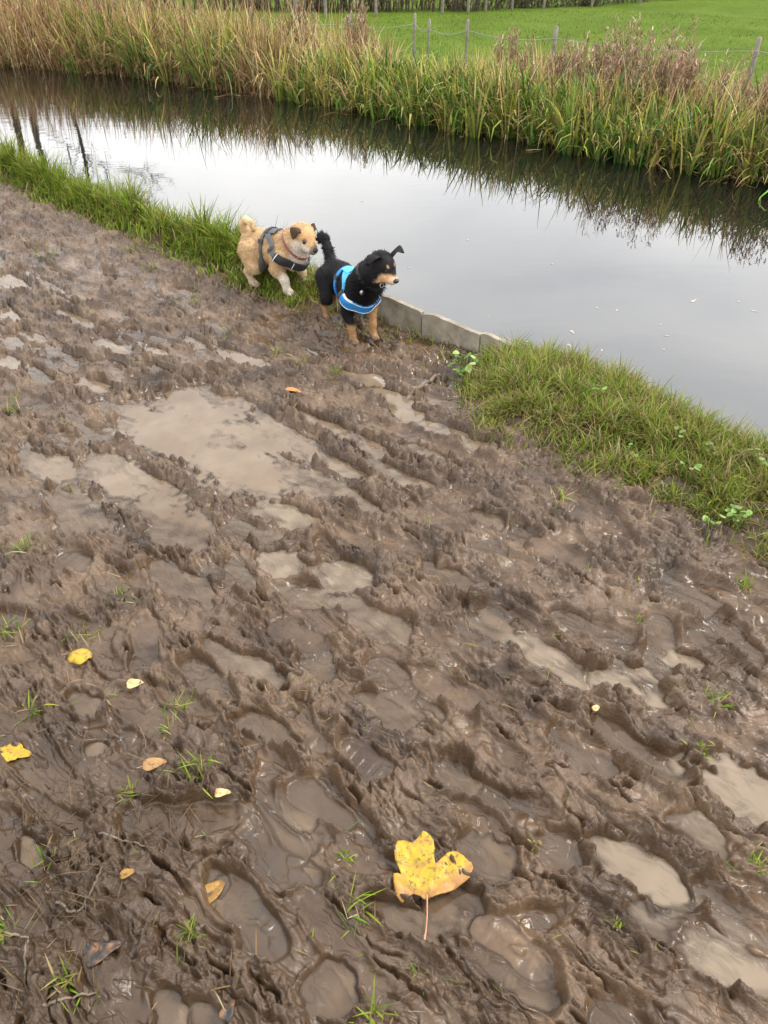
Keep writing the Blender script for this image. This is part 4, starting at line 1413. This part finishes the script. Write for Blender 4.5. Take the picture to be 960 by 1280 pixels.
def broad_weed(px, py, n, size, label, zz=0.06):
    p_ = G(px, py, zz)
    z0 = gz1(p_[0], p_[1])
    root = tag(empty('broadleaf_weed', (p_[0], p_[1], z0)), label, 'weed', 'broad leaved weeds on the bank')
    st = []
    for k in range(n):
        a = R.uniform(0, 2 * PI)
        rad = R.uniform(0.2, 1.0) * size * 2.2
        hz = R.uniform(0.02, 0.075) + (zz - 0.05)
        c_ = np.array([math.cos(a) * rad, math.sin(a) * rad, max(hz, 0.02)])
        st.append((np.array([[0, 0, -0.01], c_ * [0.5, 0.5, 0.7], c_]), 0.0012))
        m = 12
        t = np.linspace(0, 2 * PI, m, endpoint=False)
        s = size * R.uniform(0.35, 0.6)
        rr_ = s * (1 + 0.14 * np.cos(3 * t + R.uniform(0, 6)))
        tl = R.normal(0, 0.35, 2)
        x_, y_ = rr_ * np.cos(t), rr_ * np.sin(t) * 0.85
        ring = np.stack([x_, y_, tl[0] * x_ + tl[1] * y_ - 0.15 * rr_], -1) + c_
        Vl = np.vstack([c_[None], ring, ring * 1.0 - [0, 0, 0.0012]])
        Fl = [(0, 1 + i, 1 + (i + 1) % m) for i in range(m)] + [(0, 1 + m + (i + 1) % m, 1 + m + i) for i in range(m)]
        cl_ = pal([(0.16, 0.27, 0.05), (0.22, 0.33, 0.08), (0.12, 0.22, 0.04), (0.30, 0.36, 0.10)], 1)[0]
        np_mesh('leaf', Vl, np.array(Fl), M_WEED, root, np.tile(cl_, (len(Vl), 1)))
    tubes_mesh('stem', st, M_WEED, root, 4)
    for o in root.children:
        if 'Col' not in o.data.attributes:
            a_ = o.data.attributes.new('Col', 'FLOAT_COLOR', 'POINT')
            a_.data.foreach_set('color', np.tile(np.array([.18, .22, .06, 1], np.float32), len(o.data.vertices)))


for (px, py, n, s, lb, zz) in [(583, 448, 16, .036, 'leafy green weed sprouting against the sheet piling', .07), (575, 462, 10, .030, 'low leafy weed at the foot of the piling weed', .03),
                               (885, 575, 7, .030, 'round leaved weed high on the grassy bank', .06), (843, 562, 6, .028, 'weed with pale lobed leaves under the dry grass tuft', .06),
                               (905, 650, 7, .032, 'weed with rounded leaves at the foot of the bank', .04), (893, 657, 5, .028, 'two leaved weed where the bank meets the mud', .03),
                               (780, 577, 5, .024, 'small bright weed at the bare patch of the bank', .04), (945, 590, 6, .030, 'yellowing weed on top of the bank', .08),
                               (925, 655, 6, .026, 'pale weed low in the thick bank grass', .05), (745, 510, 7, .026, 'weed half hidden in the grass by the piling end', .06), (860, 605, 6, .028, 'broad leaved weed in the middle of the bank', .05)]:
    broad_weed(px, py, n, s * 0.72, lb, zz)
# ------------------------------------------------------------------ the two dogs
def smin(a, b, k):
    hh_ = np.clip(0.5 + 0.5 * (b - a) / k, 0, 1)
    return b + (a - b) * hh_ - k * hh_ * (1 - hh_)


def make_sdf(parts):
    """parts: (a, b, ra, rb, blend, (sx, sy, sz)) tapered limbs melted into one skin"""
    def f(P):
        d = None
        for (a, b, ra, rb, k, sc) in parts:
            a, b, sc = np.array(a, float), np.array(b, float), np.array(sc, float)
            p_, b2 = (P - a) / sc, (b - a) / sc
            l2 = b2 @ b2
            t = np.clip(p_ @ b2 / l2, 0, 1) if l2 > 1e-12 else np.zeros(len(P))
            q = np.linalg.norm(p_ - t[:, None] * b2, axis=1) - (ra + (rb - ra) * t)
            d = q if d is None else smin(d, q, k)
        return d
    return f


def surface_nets(f, lo, hi, hstep):
    lo, hi = np.array(lo), np.array(hi)
    n = np.ceil((hi - lo) / hstep).astype(int) + 1
    ax = [lo[i] + hstep * np.arange(n[i]) for i in range(3)]
    gx, gy, gz_ = np.meshgrid(*ax, indexing='ij')
    D = f(np.stack([gx, gy, gz_], -1).reshape(-1, 3)).reshape(n)
    c = n - 1
    acc = np.zeros((*c, 3))
    cnt = np.zeros(c)
    cor = [(i, j, k) for i in (0, 1) for j in (0, 1) for k in (0, 1)]

    def sub(o):
        return D[o[0]:o[0] + c[0], o[1]:o[1] + c[1], o[2]:o[2] + c[2]]
    for a in cor:
        for axis in range(3):
            if a[axis] == 1:
                continue
            b = list(a)
            b[axis] = 1
            da, db = sub(a), sub(b)
            m = (da < 0) != (db < 0)
            t = np.where(m, da / np.where(m, da - db, 1), 0)
            for q in range(3):
                acc[..., q] += np.where(m, a[q] + (t if q == axis else 0), 0)
            cnt += m
    act = cnt > 0
    vid = np.full(c, -1)
    vid[act] = np.arange(act.sum())
    ii = np.argwhere(act)
    V = lo + hstep * (ii + acc[act] / cnt[act][:, None])
    F = []
    for axis in range(3):
        o1, o2 = [(1, 2), (2, 0), (0, 1)][axis]
        sl0 = [slice(None)] * 3
        sl1 = [slice(None)] * 3
        sl0[axis], sl1[axis] = slice(0, -1), slice(1, None)
        da, db = D[tuple(sl0)], D[tuple(sl1)]
        e = np.argwhere((da < 0) != (db < 0))
        s = (da < 0)[tuple(e.T)]
        keep = (e[:, o1] > 0) & (e[:, o2] > 0) & (e[:, o1] < c[o1]) & (e[:, o2] < c[o2])
        e, s = e[keep], s[keep]

        def cell(d1, d2):
            q = e.copy()
            q[:, o1] -= d1
            q[:, o2] -= d2
            return vid[tuple(q.T)]
        quad = np.stack([cell(1, 1), cell(0, 1), cell(0, 0), cell(1, 0)], -1)
        quad[~s] = quad[~s][:, ::-1]
        F.append(quad)
    return V, np.vstack(F)


def grad(f, P, e=0.002):
    g_ = np.stack([f(P + np.eye(3)[i] * e) - f(P - np.eye(3)[i] * e) for i in range(3)], -1)
    return g_ / (np.linalg.norm(g_, axis=1)[:, None] + 1e-9)


def surf_r(f, O, Dv, off, rmax=0.2, m=90):
    rs_ = np.linspace(0.004, rmax, m)
    P = O[:, None] + Dv[:, None] * rs_[None, :, None]
    val = f(P.reshape(-1, 3)).reshape(len(O), m) - off
    ok_ = val > 0
    i = np.where(ok_.any(1), ok_.argmax(1), m - 1)
    i0 = np.maximum(i - 1, 0)
    a, b = val[np.arange(len(O)), i0], val[np.arange(len(O)), i]
    t = np.clip(-a / np.where(np.abs(b - a) < 1e-9, 1, b - a), 0, 1)
    return rs_[i0] + (rs_[i] - rs_[i0]) * t


def ribbon(name, f, c, a, n, width, ph0, ph1, mat, parent, off=0.006, N=48, closed=False, lat=0.0):
    """webbing laid over the skin round an axis"""
    a, n = np.array(a, float), np.array(n, float)
    a /= np.linalg.norm(a)
    n /= np.linalg.norm(n)
    b = np.cross(n, a)
    ph = np.linspace(ph0, ph1, N)
    w = width(ph) if callable(width) else np.full(N, width)
    rows = []
    K = 5
    for s in np.linspace(-0.5, 0.5, K):
        O = np.array(c)[None] + n[None] * (w * s + lat)[:, None]
        Dv = np.cos(ph)[:, None] * a + np.sin(ph)[:, None] * b
        r_ = surf_r(f, O, Dv, off)
        r_ = np.convolve(np.concatenate([r_[-3:], r_, r_[:3]]) if closed else np.pad(r_, 3, mode='edge'), np.ones(5) / 5, 'same')[3:-3]
        rows.append(O + Dv * r_[:, None])
        if s in (-0.5, 0.5):
            edge_ = O + Dv * (r_ - 0.008)[:, None]
            if s < 0:
                rows.insert(0, edge_)
            else:
                rows.append(edge_)
    Vr = np.stack(rows, 1)
    m = Vr.shape[1]
    ii = np.arange(N * m).reshape(N, m)
    F_ = np.stack([ii[:-1, :-1], ii[1:, :-1], ii[1:, 1:], ii[:-1, 1:]], -1).reshape(-1, 4)
    return np_mesh(name, Vr.reshape(-1, 3), F_, mat, parent, smooth=False)


def ball(name, c, r_, mat, parent, sc=(1, 1, 1), rot=None):
    bm = bmesh.new()
    bmesh.ops.create_uvsphere(bm, u_segments=14, v_segments=9, radius=r_)
    bmesh.ops.scale(bm, vec=sc, verts=bm.verts)
    if rot is not None:
        bmesh.ops.transform(bm, matrix=rot, verts=bm.verts)
    bmesh.ops.translate(bm, vec=c, verts=bm.verts)
    return bm_obj(name, bm, mat, parent)


def ear(parent, base, side, upv, fold, L, wd, ff, cfun, mat, thick=0.004):
    """ear flap standing on its base, its tip folded over"""
    side, upv, fold = [np.array(q, float) / np.linalg.norm(q) for q in (side, upv, fold)]
    n, m = 9, 7
    front = np.cross(side, upv)
    P = np.zeros((n, m, 3))
    cur = np.array(base, float)
    for i in range(n):
        t = i / (n - 1)
        w = wd * (1 - t ** 1.7) * (0.85 + 0.5 * t) + 0.004
        for j in range(m):
            s = j / (m - 1) - 0.5
            P[i, j] = cur + side * w * s + front * 0.25 * wd * (4 * s * s - 1) * (1 - t)
        bl = sst(ff - 0.12, ff + 0.18, t)
        d = upv * (1 - bl) + fold * bl
        cur = cur + d / np.linalg.norm(d) * L / (n - 1)
    P = P.reshape(-1, 3)
    V = np.vstack([P, P - front * thick])
    ii = np.arange(n * m).reshape(n, m)
    q = np.stack([ii[:-1, :-1], ii[:-1, 1:], ii[1:, 1:], ii[1:, :-1]], -1).reshape(-1, 4)
    o_ = n * m
    rim = []
    loop = list(ii[0, :]) + list(ii[1:, -1]) + list(ii[-1, -2::-1]) + list(ii[-2:0:-1, 0])
    for k in range(len(loop)):
        a, b = loop[k], loop[(k + 1) % len(loop)]
        rim.append((b, a, a + o_, b + o_))
    F_ = np.vstack([q, q[:, ::-1] + o_, np.array(rim)])
    C = cfun(V)
    o = np_mesh('ear', V, F_, mat, parent, C)
    return o, V


M_FUR = attr_mat('dog_fur', 0.6, 0.12, 0.0, 0.2, 120)
M_EYE = simple_mat('dog_eye', (0.006, 0.004, 0.003), (0.012, 0.008, 0.006), 20, 0.08)
M_NOSE = simple_mat('dog_nose', (0.008, 0.008, 0.009), (0.018, 0.017, 0.018), 90, 0.25, 0.4)
M_STEEL = simple_mat('steel_ring', (0.45, 0.45, 0.46), (0.6, 0.6, 0.6), 40, 0.3, metal=0.9)
M_BLUE = simple_mat('blue_webbing', (0.010, 0.17, 0.46), (0.016, 0.22, 0.55), 160, 0.65, 0.4)
M_SKY = simple_mat('light_blue_webbing', (0.05, 0.36, 0.66), (0.08, 0.42, 0.72), 160, 0.65, 0.4)
M_BLACK = simple_mat('black_webbing', (0.012, 0.012, 0.013), (0.028, 0.028, 0.03), 160, 0.65, 0.4)
M_GREY = simple_mat('grey_webbing', (0.055, 0.057, 0.06), (0.10, 0.103, 0.106), 160, 0.65, 0.4)
M_PIPE = simple_mat('reflective_piping', (0.62, 0.64, 0.66), (0.75, 0.77, 0.78), 90, 0.4)
M_PINK = simple_mat('pink_collar', (0.20, 0.05, 0.055), (0.30, 0.09, 0.09), 130, 0.6, 0.4)


def fur_coat(parent, f, V, col_fn, n, lenfn, flow, wid=(0.0016, 0.0030)):
    i = R.integers(0, len(V), n)
    P = V[i] + R.normal(0, 0.0016, (n, 3))
    N = grad(f, P)
    L, lift = lenfn(P)
    fl = flow(P)
    fl = fl - N * (np.sum(fl * N, 1)[:, None])
    fl /= np.linalg.norm(fl, axis=1)[:, None] + 1e-9
    d = N * lift[:, None] + fl + R.normal(0, 0.22, (n, 3))
    d /= np.linalg.norm(d, axis=1)[:, None]
    L = L * R.uniform(0.6, 1.25, n)
    sd = np.cross(d, N)
    sd /= np.linalg.norm(sd, axis=1)[:, None] + 1e-9
    w = R.uniform(*wid, n)[:, None]
    p0 = P - N * 0.002
    p1 = p0 + d * (L * 0.6)[:, None]
    p2 = p1 + (d - N * 0.25) * (L * 0.45)[:, None]
    Vh = np.stack([p0 - sd * w / 2, p0 + sd * w / 2, p1 - sd * w * .4, p1 + sd * w * .4, p2], 1).reshape(-1, 3)
    b = np.arange(n)[:, None] * 5
    Fh = np.concatenate([b + [0, 1, 3], b + [0, 3, 2], b + [2, 3, 4]], 1).reshape(-1, 3)
    c = np.repeat(col_fn(P) * (1 + R.normal(0, 0.20, (n, 1))), 5, axis=0)
    return np_mesh('coat', Vh, Fh, M_FUR, parent, np.clip(c, 0.003, 1))


def frame(m):
    m = np.array(m, float)
    m /= np.linalg.norm(m)
    l = np.cross([0, 0, 1], m)
    l /= np.linalg.norm(l)
    return m, l, np.cross(m, l)


def mixc(c, c2, w):
    return c * (1 - w[:, None]) + np.array(c2) * w[:, None]


O1 = (1, 1, 1)


def limb(pts, rad, k=0.012, sc=O1):
    return [(pts[i], pts[i + 1], rad[i], rad[i + 1], k, sc) for i in range(len(pts) - 1)]


def toes(p, r_, d=(1, 0)):
    out = []
    for s in (-1.2, -0.4, 0.4, 1.2):
        q = (p[0] + d[0] * 0.010 - abs(s) * 0.003, p[1] + s * r_ * 0.62, p[2] - 0.002)
        out.append((q, (q[0] + 0.008, q[1], q[2] - 0.001), r_ * 0.52, r_ * 0.42, 0.004, O1))
    return out


def black_dog():
    x0, y0 = -0.158, 3.39
    HEAD = math.radians(-62)
    z0 = np.mean([gz1(x0 + a * math.cos(HEAD) - b * math.sin(HEAD), y0 + a * math.sin(HEAD) + b * math.cos(HEAD)) for a, b in ((.14, .05), (.14, -.05), (-.13, .05), (-.13, -.05))])
    root = tag(empty('black_dog', (x0, y0, float(z0) + 0.002), HEAD), 'black and tan dog in a blue harness standing by the sheet piling', 'dog')
    sk = np.array([0.206, 0.060, 0.362])
    m, l, up = frame((0.85, 0.27, -0.42))
    P = []
    P += limb([(.105, 0, .213), (0, 0, .215), (-.10, 0, .238), (-.165, 0, .232)], [.073, .069, .053, .053], .02, (1, .84, 1))
    P += limb([(.125, 0, .185), (.15, 0, .23)], [.052, .055], .02)
    P += limb([(.125, 0, .255), (.165, .02, .305), tuple(sk - m * .012)], [.066, .062, .052], .03)
    P += limb([tuple(sk), tuple(sk + m * .012)], [.053, .050], .02)
    P += limb([tuple(sk + m * .03 - up * .010), tuple(sk + m * .054 - up * .015), tuple(sk + m * .076 - up * .016)], [.038, .029, .022], .016)
    for s in (-1, 1):
        P += limb([(.115, s * .048, .205), (.098, s * .060, .138), (.126, s * .054, .066), (.136, s * .052, .020)], [.045, .027, .0165, .0150], .012)
        P += limb([(.136, s * .052, .019), (.152, s * .052, .014)], [.018, .015], .008)
        P += toes((.152, s * .052, .013), .015)
        dx = 0.02 if s > 0 else 0.0
        P += limb([(-.150, s * .044, .212), (-.112 + dx, s * .058, .135), (-.172 + dx, s * .054, .082), (-.150 + dx, s * .052, .019)], [.052, .036, .0165, .0145], .012)
        P += limb([(-.150 + dx, s * .052, .018), (-.132 + dx, s * .052, .013)], [.017, .014], .008)
        P += toes((-.132 + dx, s * .052, .012), .014)
    T = [(-.188, .0, .262), (-.226, .002, .316), (-.256, .004, .346), (-.290, .004, .350), (-.316, .002, .322)]
    P += limb(T, [.022, .019, .019, .018, .010], .014)
    f = make_sdf(P)
    V, F_ = surface_nets(f, (-.39, -.15, -.02), (.37, .17, .47), .0052)

    def col(Q):
        n = len(Q)
        c = np.tile(np.array([.0095, .0088, .0095]), (n, 1))
        h_ = (Q - sk) @ np.stack([m, l, up], 1)
        jit = 0.012 * perlin(Q[:, 0] / .02, Q[:, 2] / .02 + Q[:, 1] / .03, 141)
        tanc = (.30, .165, .078)
        leg = sst(.098, .070, Q[:, 2] + jit) * (Q[:, 0] > 0) + sst(.100, .072, Q[:, 2] + jit) * (Q[:, 0] <= 0)
        leg = np.maximum(leg, sst(.155, .12, Q[:, 2] + jit) * sst(.052, .045, np.abs(Q[:, 1])) * (Q[:, 0] < -.07))
        leg = np.maximum(leg, sst(.19, .13, Q[:, 2] + jit) * (Q[:, 1] > .035) * (Q[:, 0] > .06) * (Q[:, 0] < .2))
        c = mixc(c, tanc, np.clip(leg, 0, 1))
        c = mixc(c, (.34, .24, .15), sst(.035, .015, Q[:, 2]) * 0.6)
        ch = sst(.030, .018, np.hypot(Q[:, 0] - .165, (np.abs(Q[:, 1]) - .026)) + jit) * sst(.19, .175, Q[:, 2]) * sst(.13, .145, Q[:, 2])
        c = mixc(c, (.30, .15, .06), ch * .8)
        head = sst(-.01, .02, h_[:, 0])
        mz = head * sst(.034, .050, h_[:, 0]) * sst(.010, -.004, h_[:, 2] + jit * .6 + .10 * (h_[:, 0] - .07)) * sst(-.052, -.044, h_[:, 2])
        cheek = head * sst(-.006, -.016, h_[:, 2] + jit) * sst(.030, .042, h_[:, 0]) * sst(-.050, -.042, h_[:, 2])
        c = mixc(c, (.60, .36, .20), np.clip(np.maximum(mz, cheek), 0, 1))
        c = mixc(c, (.70, .55, .40), mz * sst(.07, .09, h_[:, 0]) * .6)
        for s in (-1, 1):
            dd = np.hypot(h_[:, 1] - s * .020, h_[:, 2] - .033)
            c = mixc(c, (.38, .23, .13), sst(.0065, .0040, dd) * (h_[:, 0] > .02) * .85)
        c = mixc(c, (.075, .048, .030), sst(.050, .008, Q[:, 2] + jit * 2) * .75)
        return c
    body = np_mesh('body', V, F_, M_FUR, root, col(V))
    ball('nose', sk + m * .094 - up * .008, .0125, M_NOSE, root, (1, 1.15, .85))
    for s in (-1, 1):
        ball('eye', sk + m * .046 + l * s * .025 + up * .014, .0082, M_EYE, root)
    for s in (-1, 1):
        b = sk + l * s * .034 + up * .030 - m * .006
        ear(root, b, m * .5 + l * s * -.85, up * .75 + l * s * .85, l * s * .95 + m * .35 - up * .75, .098, .068, .45,
            lambda Q: np.tile(np.array([.011, .0095, .0095]), (len(Q), 1)), M_FUR)

    def lens(Q):
        n = len(Q)
        tail = sst(-.20, -.24, Q[:, 0])
        ruff = sst(.10, .06, np.linalg.norm(Q - np.array([.165, .01, .27]), axis=1))
        h_ = (Q - sk) @ np.stack([m, l, up], 1)
        face = sst(.0, .03, h_[:, 0]) * sst(.08, .06, np.linalg.norm(Q - sk - m * .06, axis=1))
        low = sst(.11, .07, Q[:, 2])
        thigh = sst(-.15, -.19, Q[:, 0]) * (1 - tail)
        L = .012 + .007 * tail + .028 * ruff + .010 * thigh - .006 * low
        L = L * (1 - .72 * face)
        return L, .28 + .25 * ruff + .10 * tail

    def flow(Q):
        v = np.tile(np.array([-1.0, 0, -.55]), (len(Q), 1))
        tail = Q[:, 0] < -.21
        v[tail] = (-.8, -.2, .15)
        low = Q[:, 2] < .14
        v[low] = (-.15, 0, -1)
        h_ = (Q - sk) @ np.stack([m, l, up], 1)
        v[h_[:, 0] > 0.0] = -m * 1 - up * .2
        return v
    fur_coat(root, f, V, col, 26000, lens, flow)
    # harness
    hs = tag(empty('harness', (0, 0, 0)), 'blue webbing harness with a light blue back strap')
    hs.parent = root
    ribbon('girth_strap', f, (-.015, 0, .215), (0, 0, 1), (1, 0, -.08), .020, 0, 2 * PI, M_BLUE, hs, .009, 60, True)
    nl = (.115, 0, .145)
    ribbon('neck_strap', f, (.10, 0, .232), (-.145, 0, .115), nl, .026, -2.0, 2.0, M_SKY, hs, .008, 60)
    ribbon('chest_panel', f, (.10, 0, .232), (-.145, 0, .115), nl, lambda ph: .036 + .010 * np.cos(ph - PI), 1.75, 2 * PI - 1.75, M_BLUE, hs, .009, 50)
    for lt in (-.020, .020):
        ribbon('piping', f, (.10, 0, .232), (-.145, 0, .115), nl, .0032, 1.78, 2 * PI - 1.78, M_PIPE, hs, .0100, 50, lat=lt)
    ribbon('back_panel', f, (.015, 0, .225), (0, 0, 1), (1, 0, 0), .062, -.42, .42, M_SKY, hs, .0105, 20)
    ribbon('belly_strap', f, (.06, 0, .20), (0, 0, -1), (1, 0, 0), .15, -.16, .16, M_BLUE, hs, .008, 12)
    for s in (-1, 1):
        ph = s * 0.95
        ribbon('buckle', f, (-.015, 0, .215), (0, 0, 1), (1, 0, -.08), .032, min(ph - .13, ph + .13), max(ph - .13, ph + .13), M_BLACK, hs, .013, 10)
        ph = s * 1.62
        ribbon('slider', f, (.10, 0, .232), (-.145, 0, .115), nl, .040, ph - .10, ph + .10, M_BLACK, hs, .0138, 10)
    # collar with its ring and tag
    cn = np.array([.60, .33, .72])
    cl_ = ribbon('collar', f, (.172, .022, .310), np.cross(cn, (0, 1, 0)), cn, .012, 0, 2 * PI, M_BLACK, root, .0035, 50, True)
    bmr = bmesh.new()
    bmesh.ops.create_cone(bmr, cap_ends=True, segments=14, radius1=.011, radius2=.011, depth=.003)
    bmesh.ops.rotate(bmr, matrix=Matrix.Rotation(PI / 2, 3, 'Y'), verts=bmr.verts)
    bmesh.ops.bevel(bmr, geom=bmr.edges[:], offset=.0008, segments=1)
    bmesh.ops.translate(bmr, vec=(.212, -.040, .262), verts=bmr.verts)
    bm_obj('name_tag', bmr, M_STEEL, cl_)
    a_ = np.linspace(0, 2 * PI, 14)
    tubes_mesh('ring', [(np.stack([.232 + 0 * a_, .045 + .009 * np.cos(a_), .285 + .009 * np.sin(a_)], -1), .0018)], M_STEEL, cl_, 5)
    return root


def tan_dog():
    x0, y0 = -0.552, 3.85
    HEAD = math.radians(-32)
    z0 = np.mean([gz1(x0 + a * math.cos(HEAD) - b * math.sin(HEAD), y0 + a * math.sin(HEAD) + b * math.cos(HEAD)) for a, b in ((.12, .05), (.12, -.05), (-.10, .05), (-.10, -.05))])
    root = tag(empty('tan_dog', (x0, y0, float(z0) + 0.002), HEAD), 'scruffy tan dog in a dark harness sniffing the black dog', 'dog')
    sk = np.array([0.202, -0.006, 0.290])
    m, l, up = frame((0.90, -0.34, -0.34))
    P = []
    P += limb([(.095, 0, .198), (.0, 0, .196), (-.095, 0, .203), (-.135, 0, .195)], [.080, .080, .073, .066], .02, (1, .88, 1))
    P += limb([(.11, 0, .235), (.16, -.004, .262), tuple(sk - m * .02)], [.072, .062, .054], .03)
    P += limb([(.13, 0, .17), (.14, 0, .20)], [.060, .064], .02)
    P += limb([tuple(sk), tuple(sk + m * .012)], [.054, .051], .02)
    P += limb([tuple(sk + m * .03 - up * .012), tuple(sk + m * .060 - up * .016), tuple(sk + m * .082 - up * .016)], [.042, .032, .025], .016)
    # right front foreleg stepping forward, left one behind it
    P += limb([(.085, -.058, .185), (.072, -.074, .128), (.112, -.070, .078), (.122, -.066, .024)], [.056, .035, .021, .0185], .014)
    P += limb([(.122, -.066, .023), (.140, -.066, .017)], [.023, .019], .008) + toes((.138, -.066, .016), .019)
    P += limb([(.085, .056, .185), (.085, .070, .125), (.120, .064, .080), (.128, .062, .034)], [.055, .035, .021, .0185], .014)
    P += limb([(.128, .062, .034), (.146, .062, .028)], [.022, .018], .008) + toes((.144, .062, .027), .018)
    # hind legs: right one planted back, left one forward under the belly
    P += limb([(-.105, -.050, .180), (-.078, -.070, .115), (-.128, -.064, .076), (-.108, -.060, .022)], [.066, .044, .019, .0165], .014)
    P += limb([(-.108, -.060, .021), (-.088, -.060, .016)], [.021, .018], .008) + toes((-.090, -.060, .015), .018)
    P += limb([(-.100, .050, .180), (-.052, .064, .115), (-.075, .058, .080), (-.035, .056, .042)], [.064, .042, .019, .0165], .014)
    P += limb([(-.035, .056, .041), (-.016, .056, .036)], [.021, .018], .008) + toes((-.018, .056, .035), .018)
    T = [(-.135, 0, .235), (-.168, -.006, .262), (-.172, -.014, .296), (-.144, -.022, .318), (-.106, -.030, .312), (-.088, -.036, .286)]
    P += limb(T, [.026, .022, .019, .018, .017, .012], .006)
    f = make_sdf(P)
    V, F_ = surface_nets(f, (-.26, -.17, -.02), (.34, .17, .40), .0052)

    def col(Q):
        n = len(Q)
        j1 = perlin(Q[:, 0] / .035, Q[:, 2] / .035 + Q[:, 1] / .04, 151)
        j = 0.012 * j1
        c = np.tile(np.array([.40, .255, .125]), (n, 1))
        c = mixc(c, (.52, .375, .22), sst(-.2, .6, j1) * .6)
        c = mixc(c, (.56, .43, .28), sst(.13, .07, Q[:, 2] + j) * .8)
        c = mixc(c, (.62, .50, .34), sst(.055, .02, Q[:, 2]) * .8)
        c = mixc(c, (.60, .44, .25), sst(.255, .30, Q[:, 2]) * (Q[:, 0] < -.10) * .8)
        h_ = (Q - sk) @ np.stack([m, l, up], 1)
        head = sst(-.005, .02, h_[:, 0])
        c = mixc(c, (.50, .285, .125), head * sst(.01, .03, h_[:, 2]) * .8)
        c = mixc(c, (.60, .53, .44), head * sst(.012, -.006, h_[:, 2] + j) * .9)
        c = mixc(c, (.16, .12, .09), sst(.082, .098, h_[:, 0] + j * .3) * .8)
        c = mixc(c, (.12, .085, .06), sst(.016, .010, np.hypot(np.hypot(h_[:, 0] - .046, np.abs(h_[:, 1]) - .026), h_[:, 2] - .012)) * .9)
        c = mixc(c, (.085, .055, .034), sst(.045, .006, Q[:, 2] + j * 2) * .6)
        return c
    np_mesh('body', V, F_, M_FUR, root, col(V))
    ball('nose', sk + m * .104 - up * .006, .0125, M_NOSE, root, (1, 1.2, .9))
    for s in (-1, 1):
        ball('eye', sk + m * .050 + l * s * .032 + up * .010, .0095, M_EYE, root)
        b = sk + l * s * .040 + up * .036 - m * .004
        ear(root, b, m * .9 + l * s * -.3, up * .4 + l * s * .9, -up * 1.0 + m * .35 + l * s * .25, .062, .052, .25,
            lambda Q: np.tile(np.array([.060, .036, .022]), (len(Q), 1)), M_FUR)

    def lens(Q):
        h_ = (Q - sk) @ np.stack([m, l, up], 1)
        face = sst(.0, .03, h_[:, 0]) * sst(.09, .07, np.linalg.norm(Q - sk - m * .05, axis=1))
        low = sst(.11, .07, Q[:, 2])
        neck = sst(.10, .06, np.linalg.norm(Q - np.array([.14, 0, .25]), axis=1))
        tl = sst(.265, .285, Q[:, 2]) * (Q[:, 0] < -.05)
        return (.0125 + .006 * neck - .005 * low) * (1 - .6 * face) * (1 - .5 * tl), np.full(len(Q), .26)

    def flow(Q):
        v = np.tile(np.array([-.8, 0, -.7]), (len(Q), 1))
        v[Q[:, 2] < .14] = (-.1, 0, -1)
        h_ = (Q - sk) @ np.stack([m, l, up], 1)
        v[h_[:, 0] > 0.0] = -m - up * .3
        return v
    fur_coat(root, f, V, col, 26000, lens, flow)
    hs = tag(empty('harness', (0, 0, 0)), 'black and grey webbing harness with pale piping')
    hs.parent = root
    ribbon('girth_strap', f, (-.020, 0, .20), (0, 0, 1), (1, 0, -.05), .016, 0, 2 * PI, M_GREY, hs, .011, 60, True)
    nl = (.115, 0, .150)
    cc, aa = (.09, 0, .215), (-.150, 0, .115)
    ribbon('neck_strap', f, cc, aa, nl, .020, -1.9, 1.9, M_GREY, hs, .013, 60)
    ribbon('chest_panel', f, cc, aa, nl, lambda ph: .034 + .006 * np.cos(ph - PI), 1.65, 2 * PI - 1.65, M_BLACK, hs, .015, 50)
    for ph in (1.72, 2.55, 2 * PI - 2.55, 2 * PI - 1.72):
        ribbon('piping', f, cc, aa, nl, .037, ph - .016, ph + .016, M_PIPE, hs, .0168, 6)
    ribbon('back_panel', f, (.012, 0, .21), (0, 0, 1), (1, 0, 0), .060, -.45, .45, M_GREY, hs, .0135, 20)
    ribbon('handle', f, (-.004, 0, .21), (0, 0, 1), (1, 0, 0), .014, -.55, .55, M_BLACK, hs, .018, 20)
    for s in (-1, 1):
        ph = s * 1.0
        ribbon('buckle', f, (-.020, 0, .20), (0, 0, 1), (1, 0, -.05), .028, ph - .12, ph + .12, M_BLACK, hs, .016, 10)
        ph = s * 1.3
        ribbon('slider', f, cc, aa, nl, .034, ph - .09, ph + .09, M_BLACK, hs, .017, 10)
    cn = np.array([.74, -.05, .62])
    c_ = ribbon('collar', f, (.140, -.002, .258), np.cross(cn, (0, 1, 0)), cn, .010, 0, 2 * PI, M_PINK, root, .0040, 50, True)
    a_ = np.linspace(0, 2 * PI, 14)
    tubes_mesh('ring', [(np.stack([.218 + 0 * a_, -.01 + .009 * np.cos(a_), .206 + .009 * np.sin(a_)], -1), .0018)], M_STEEL, c_, 5)
    return root


black_dog()
tan_dog()
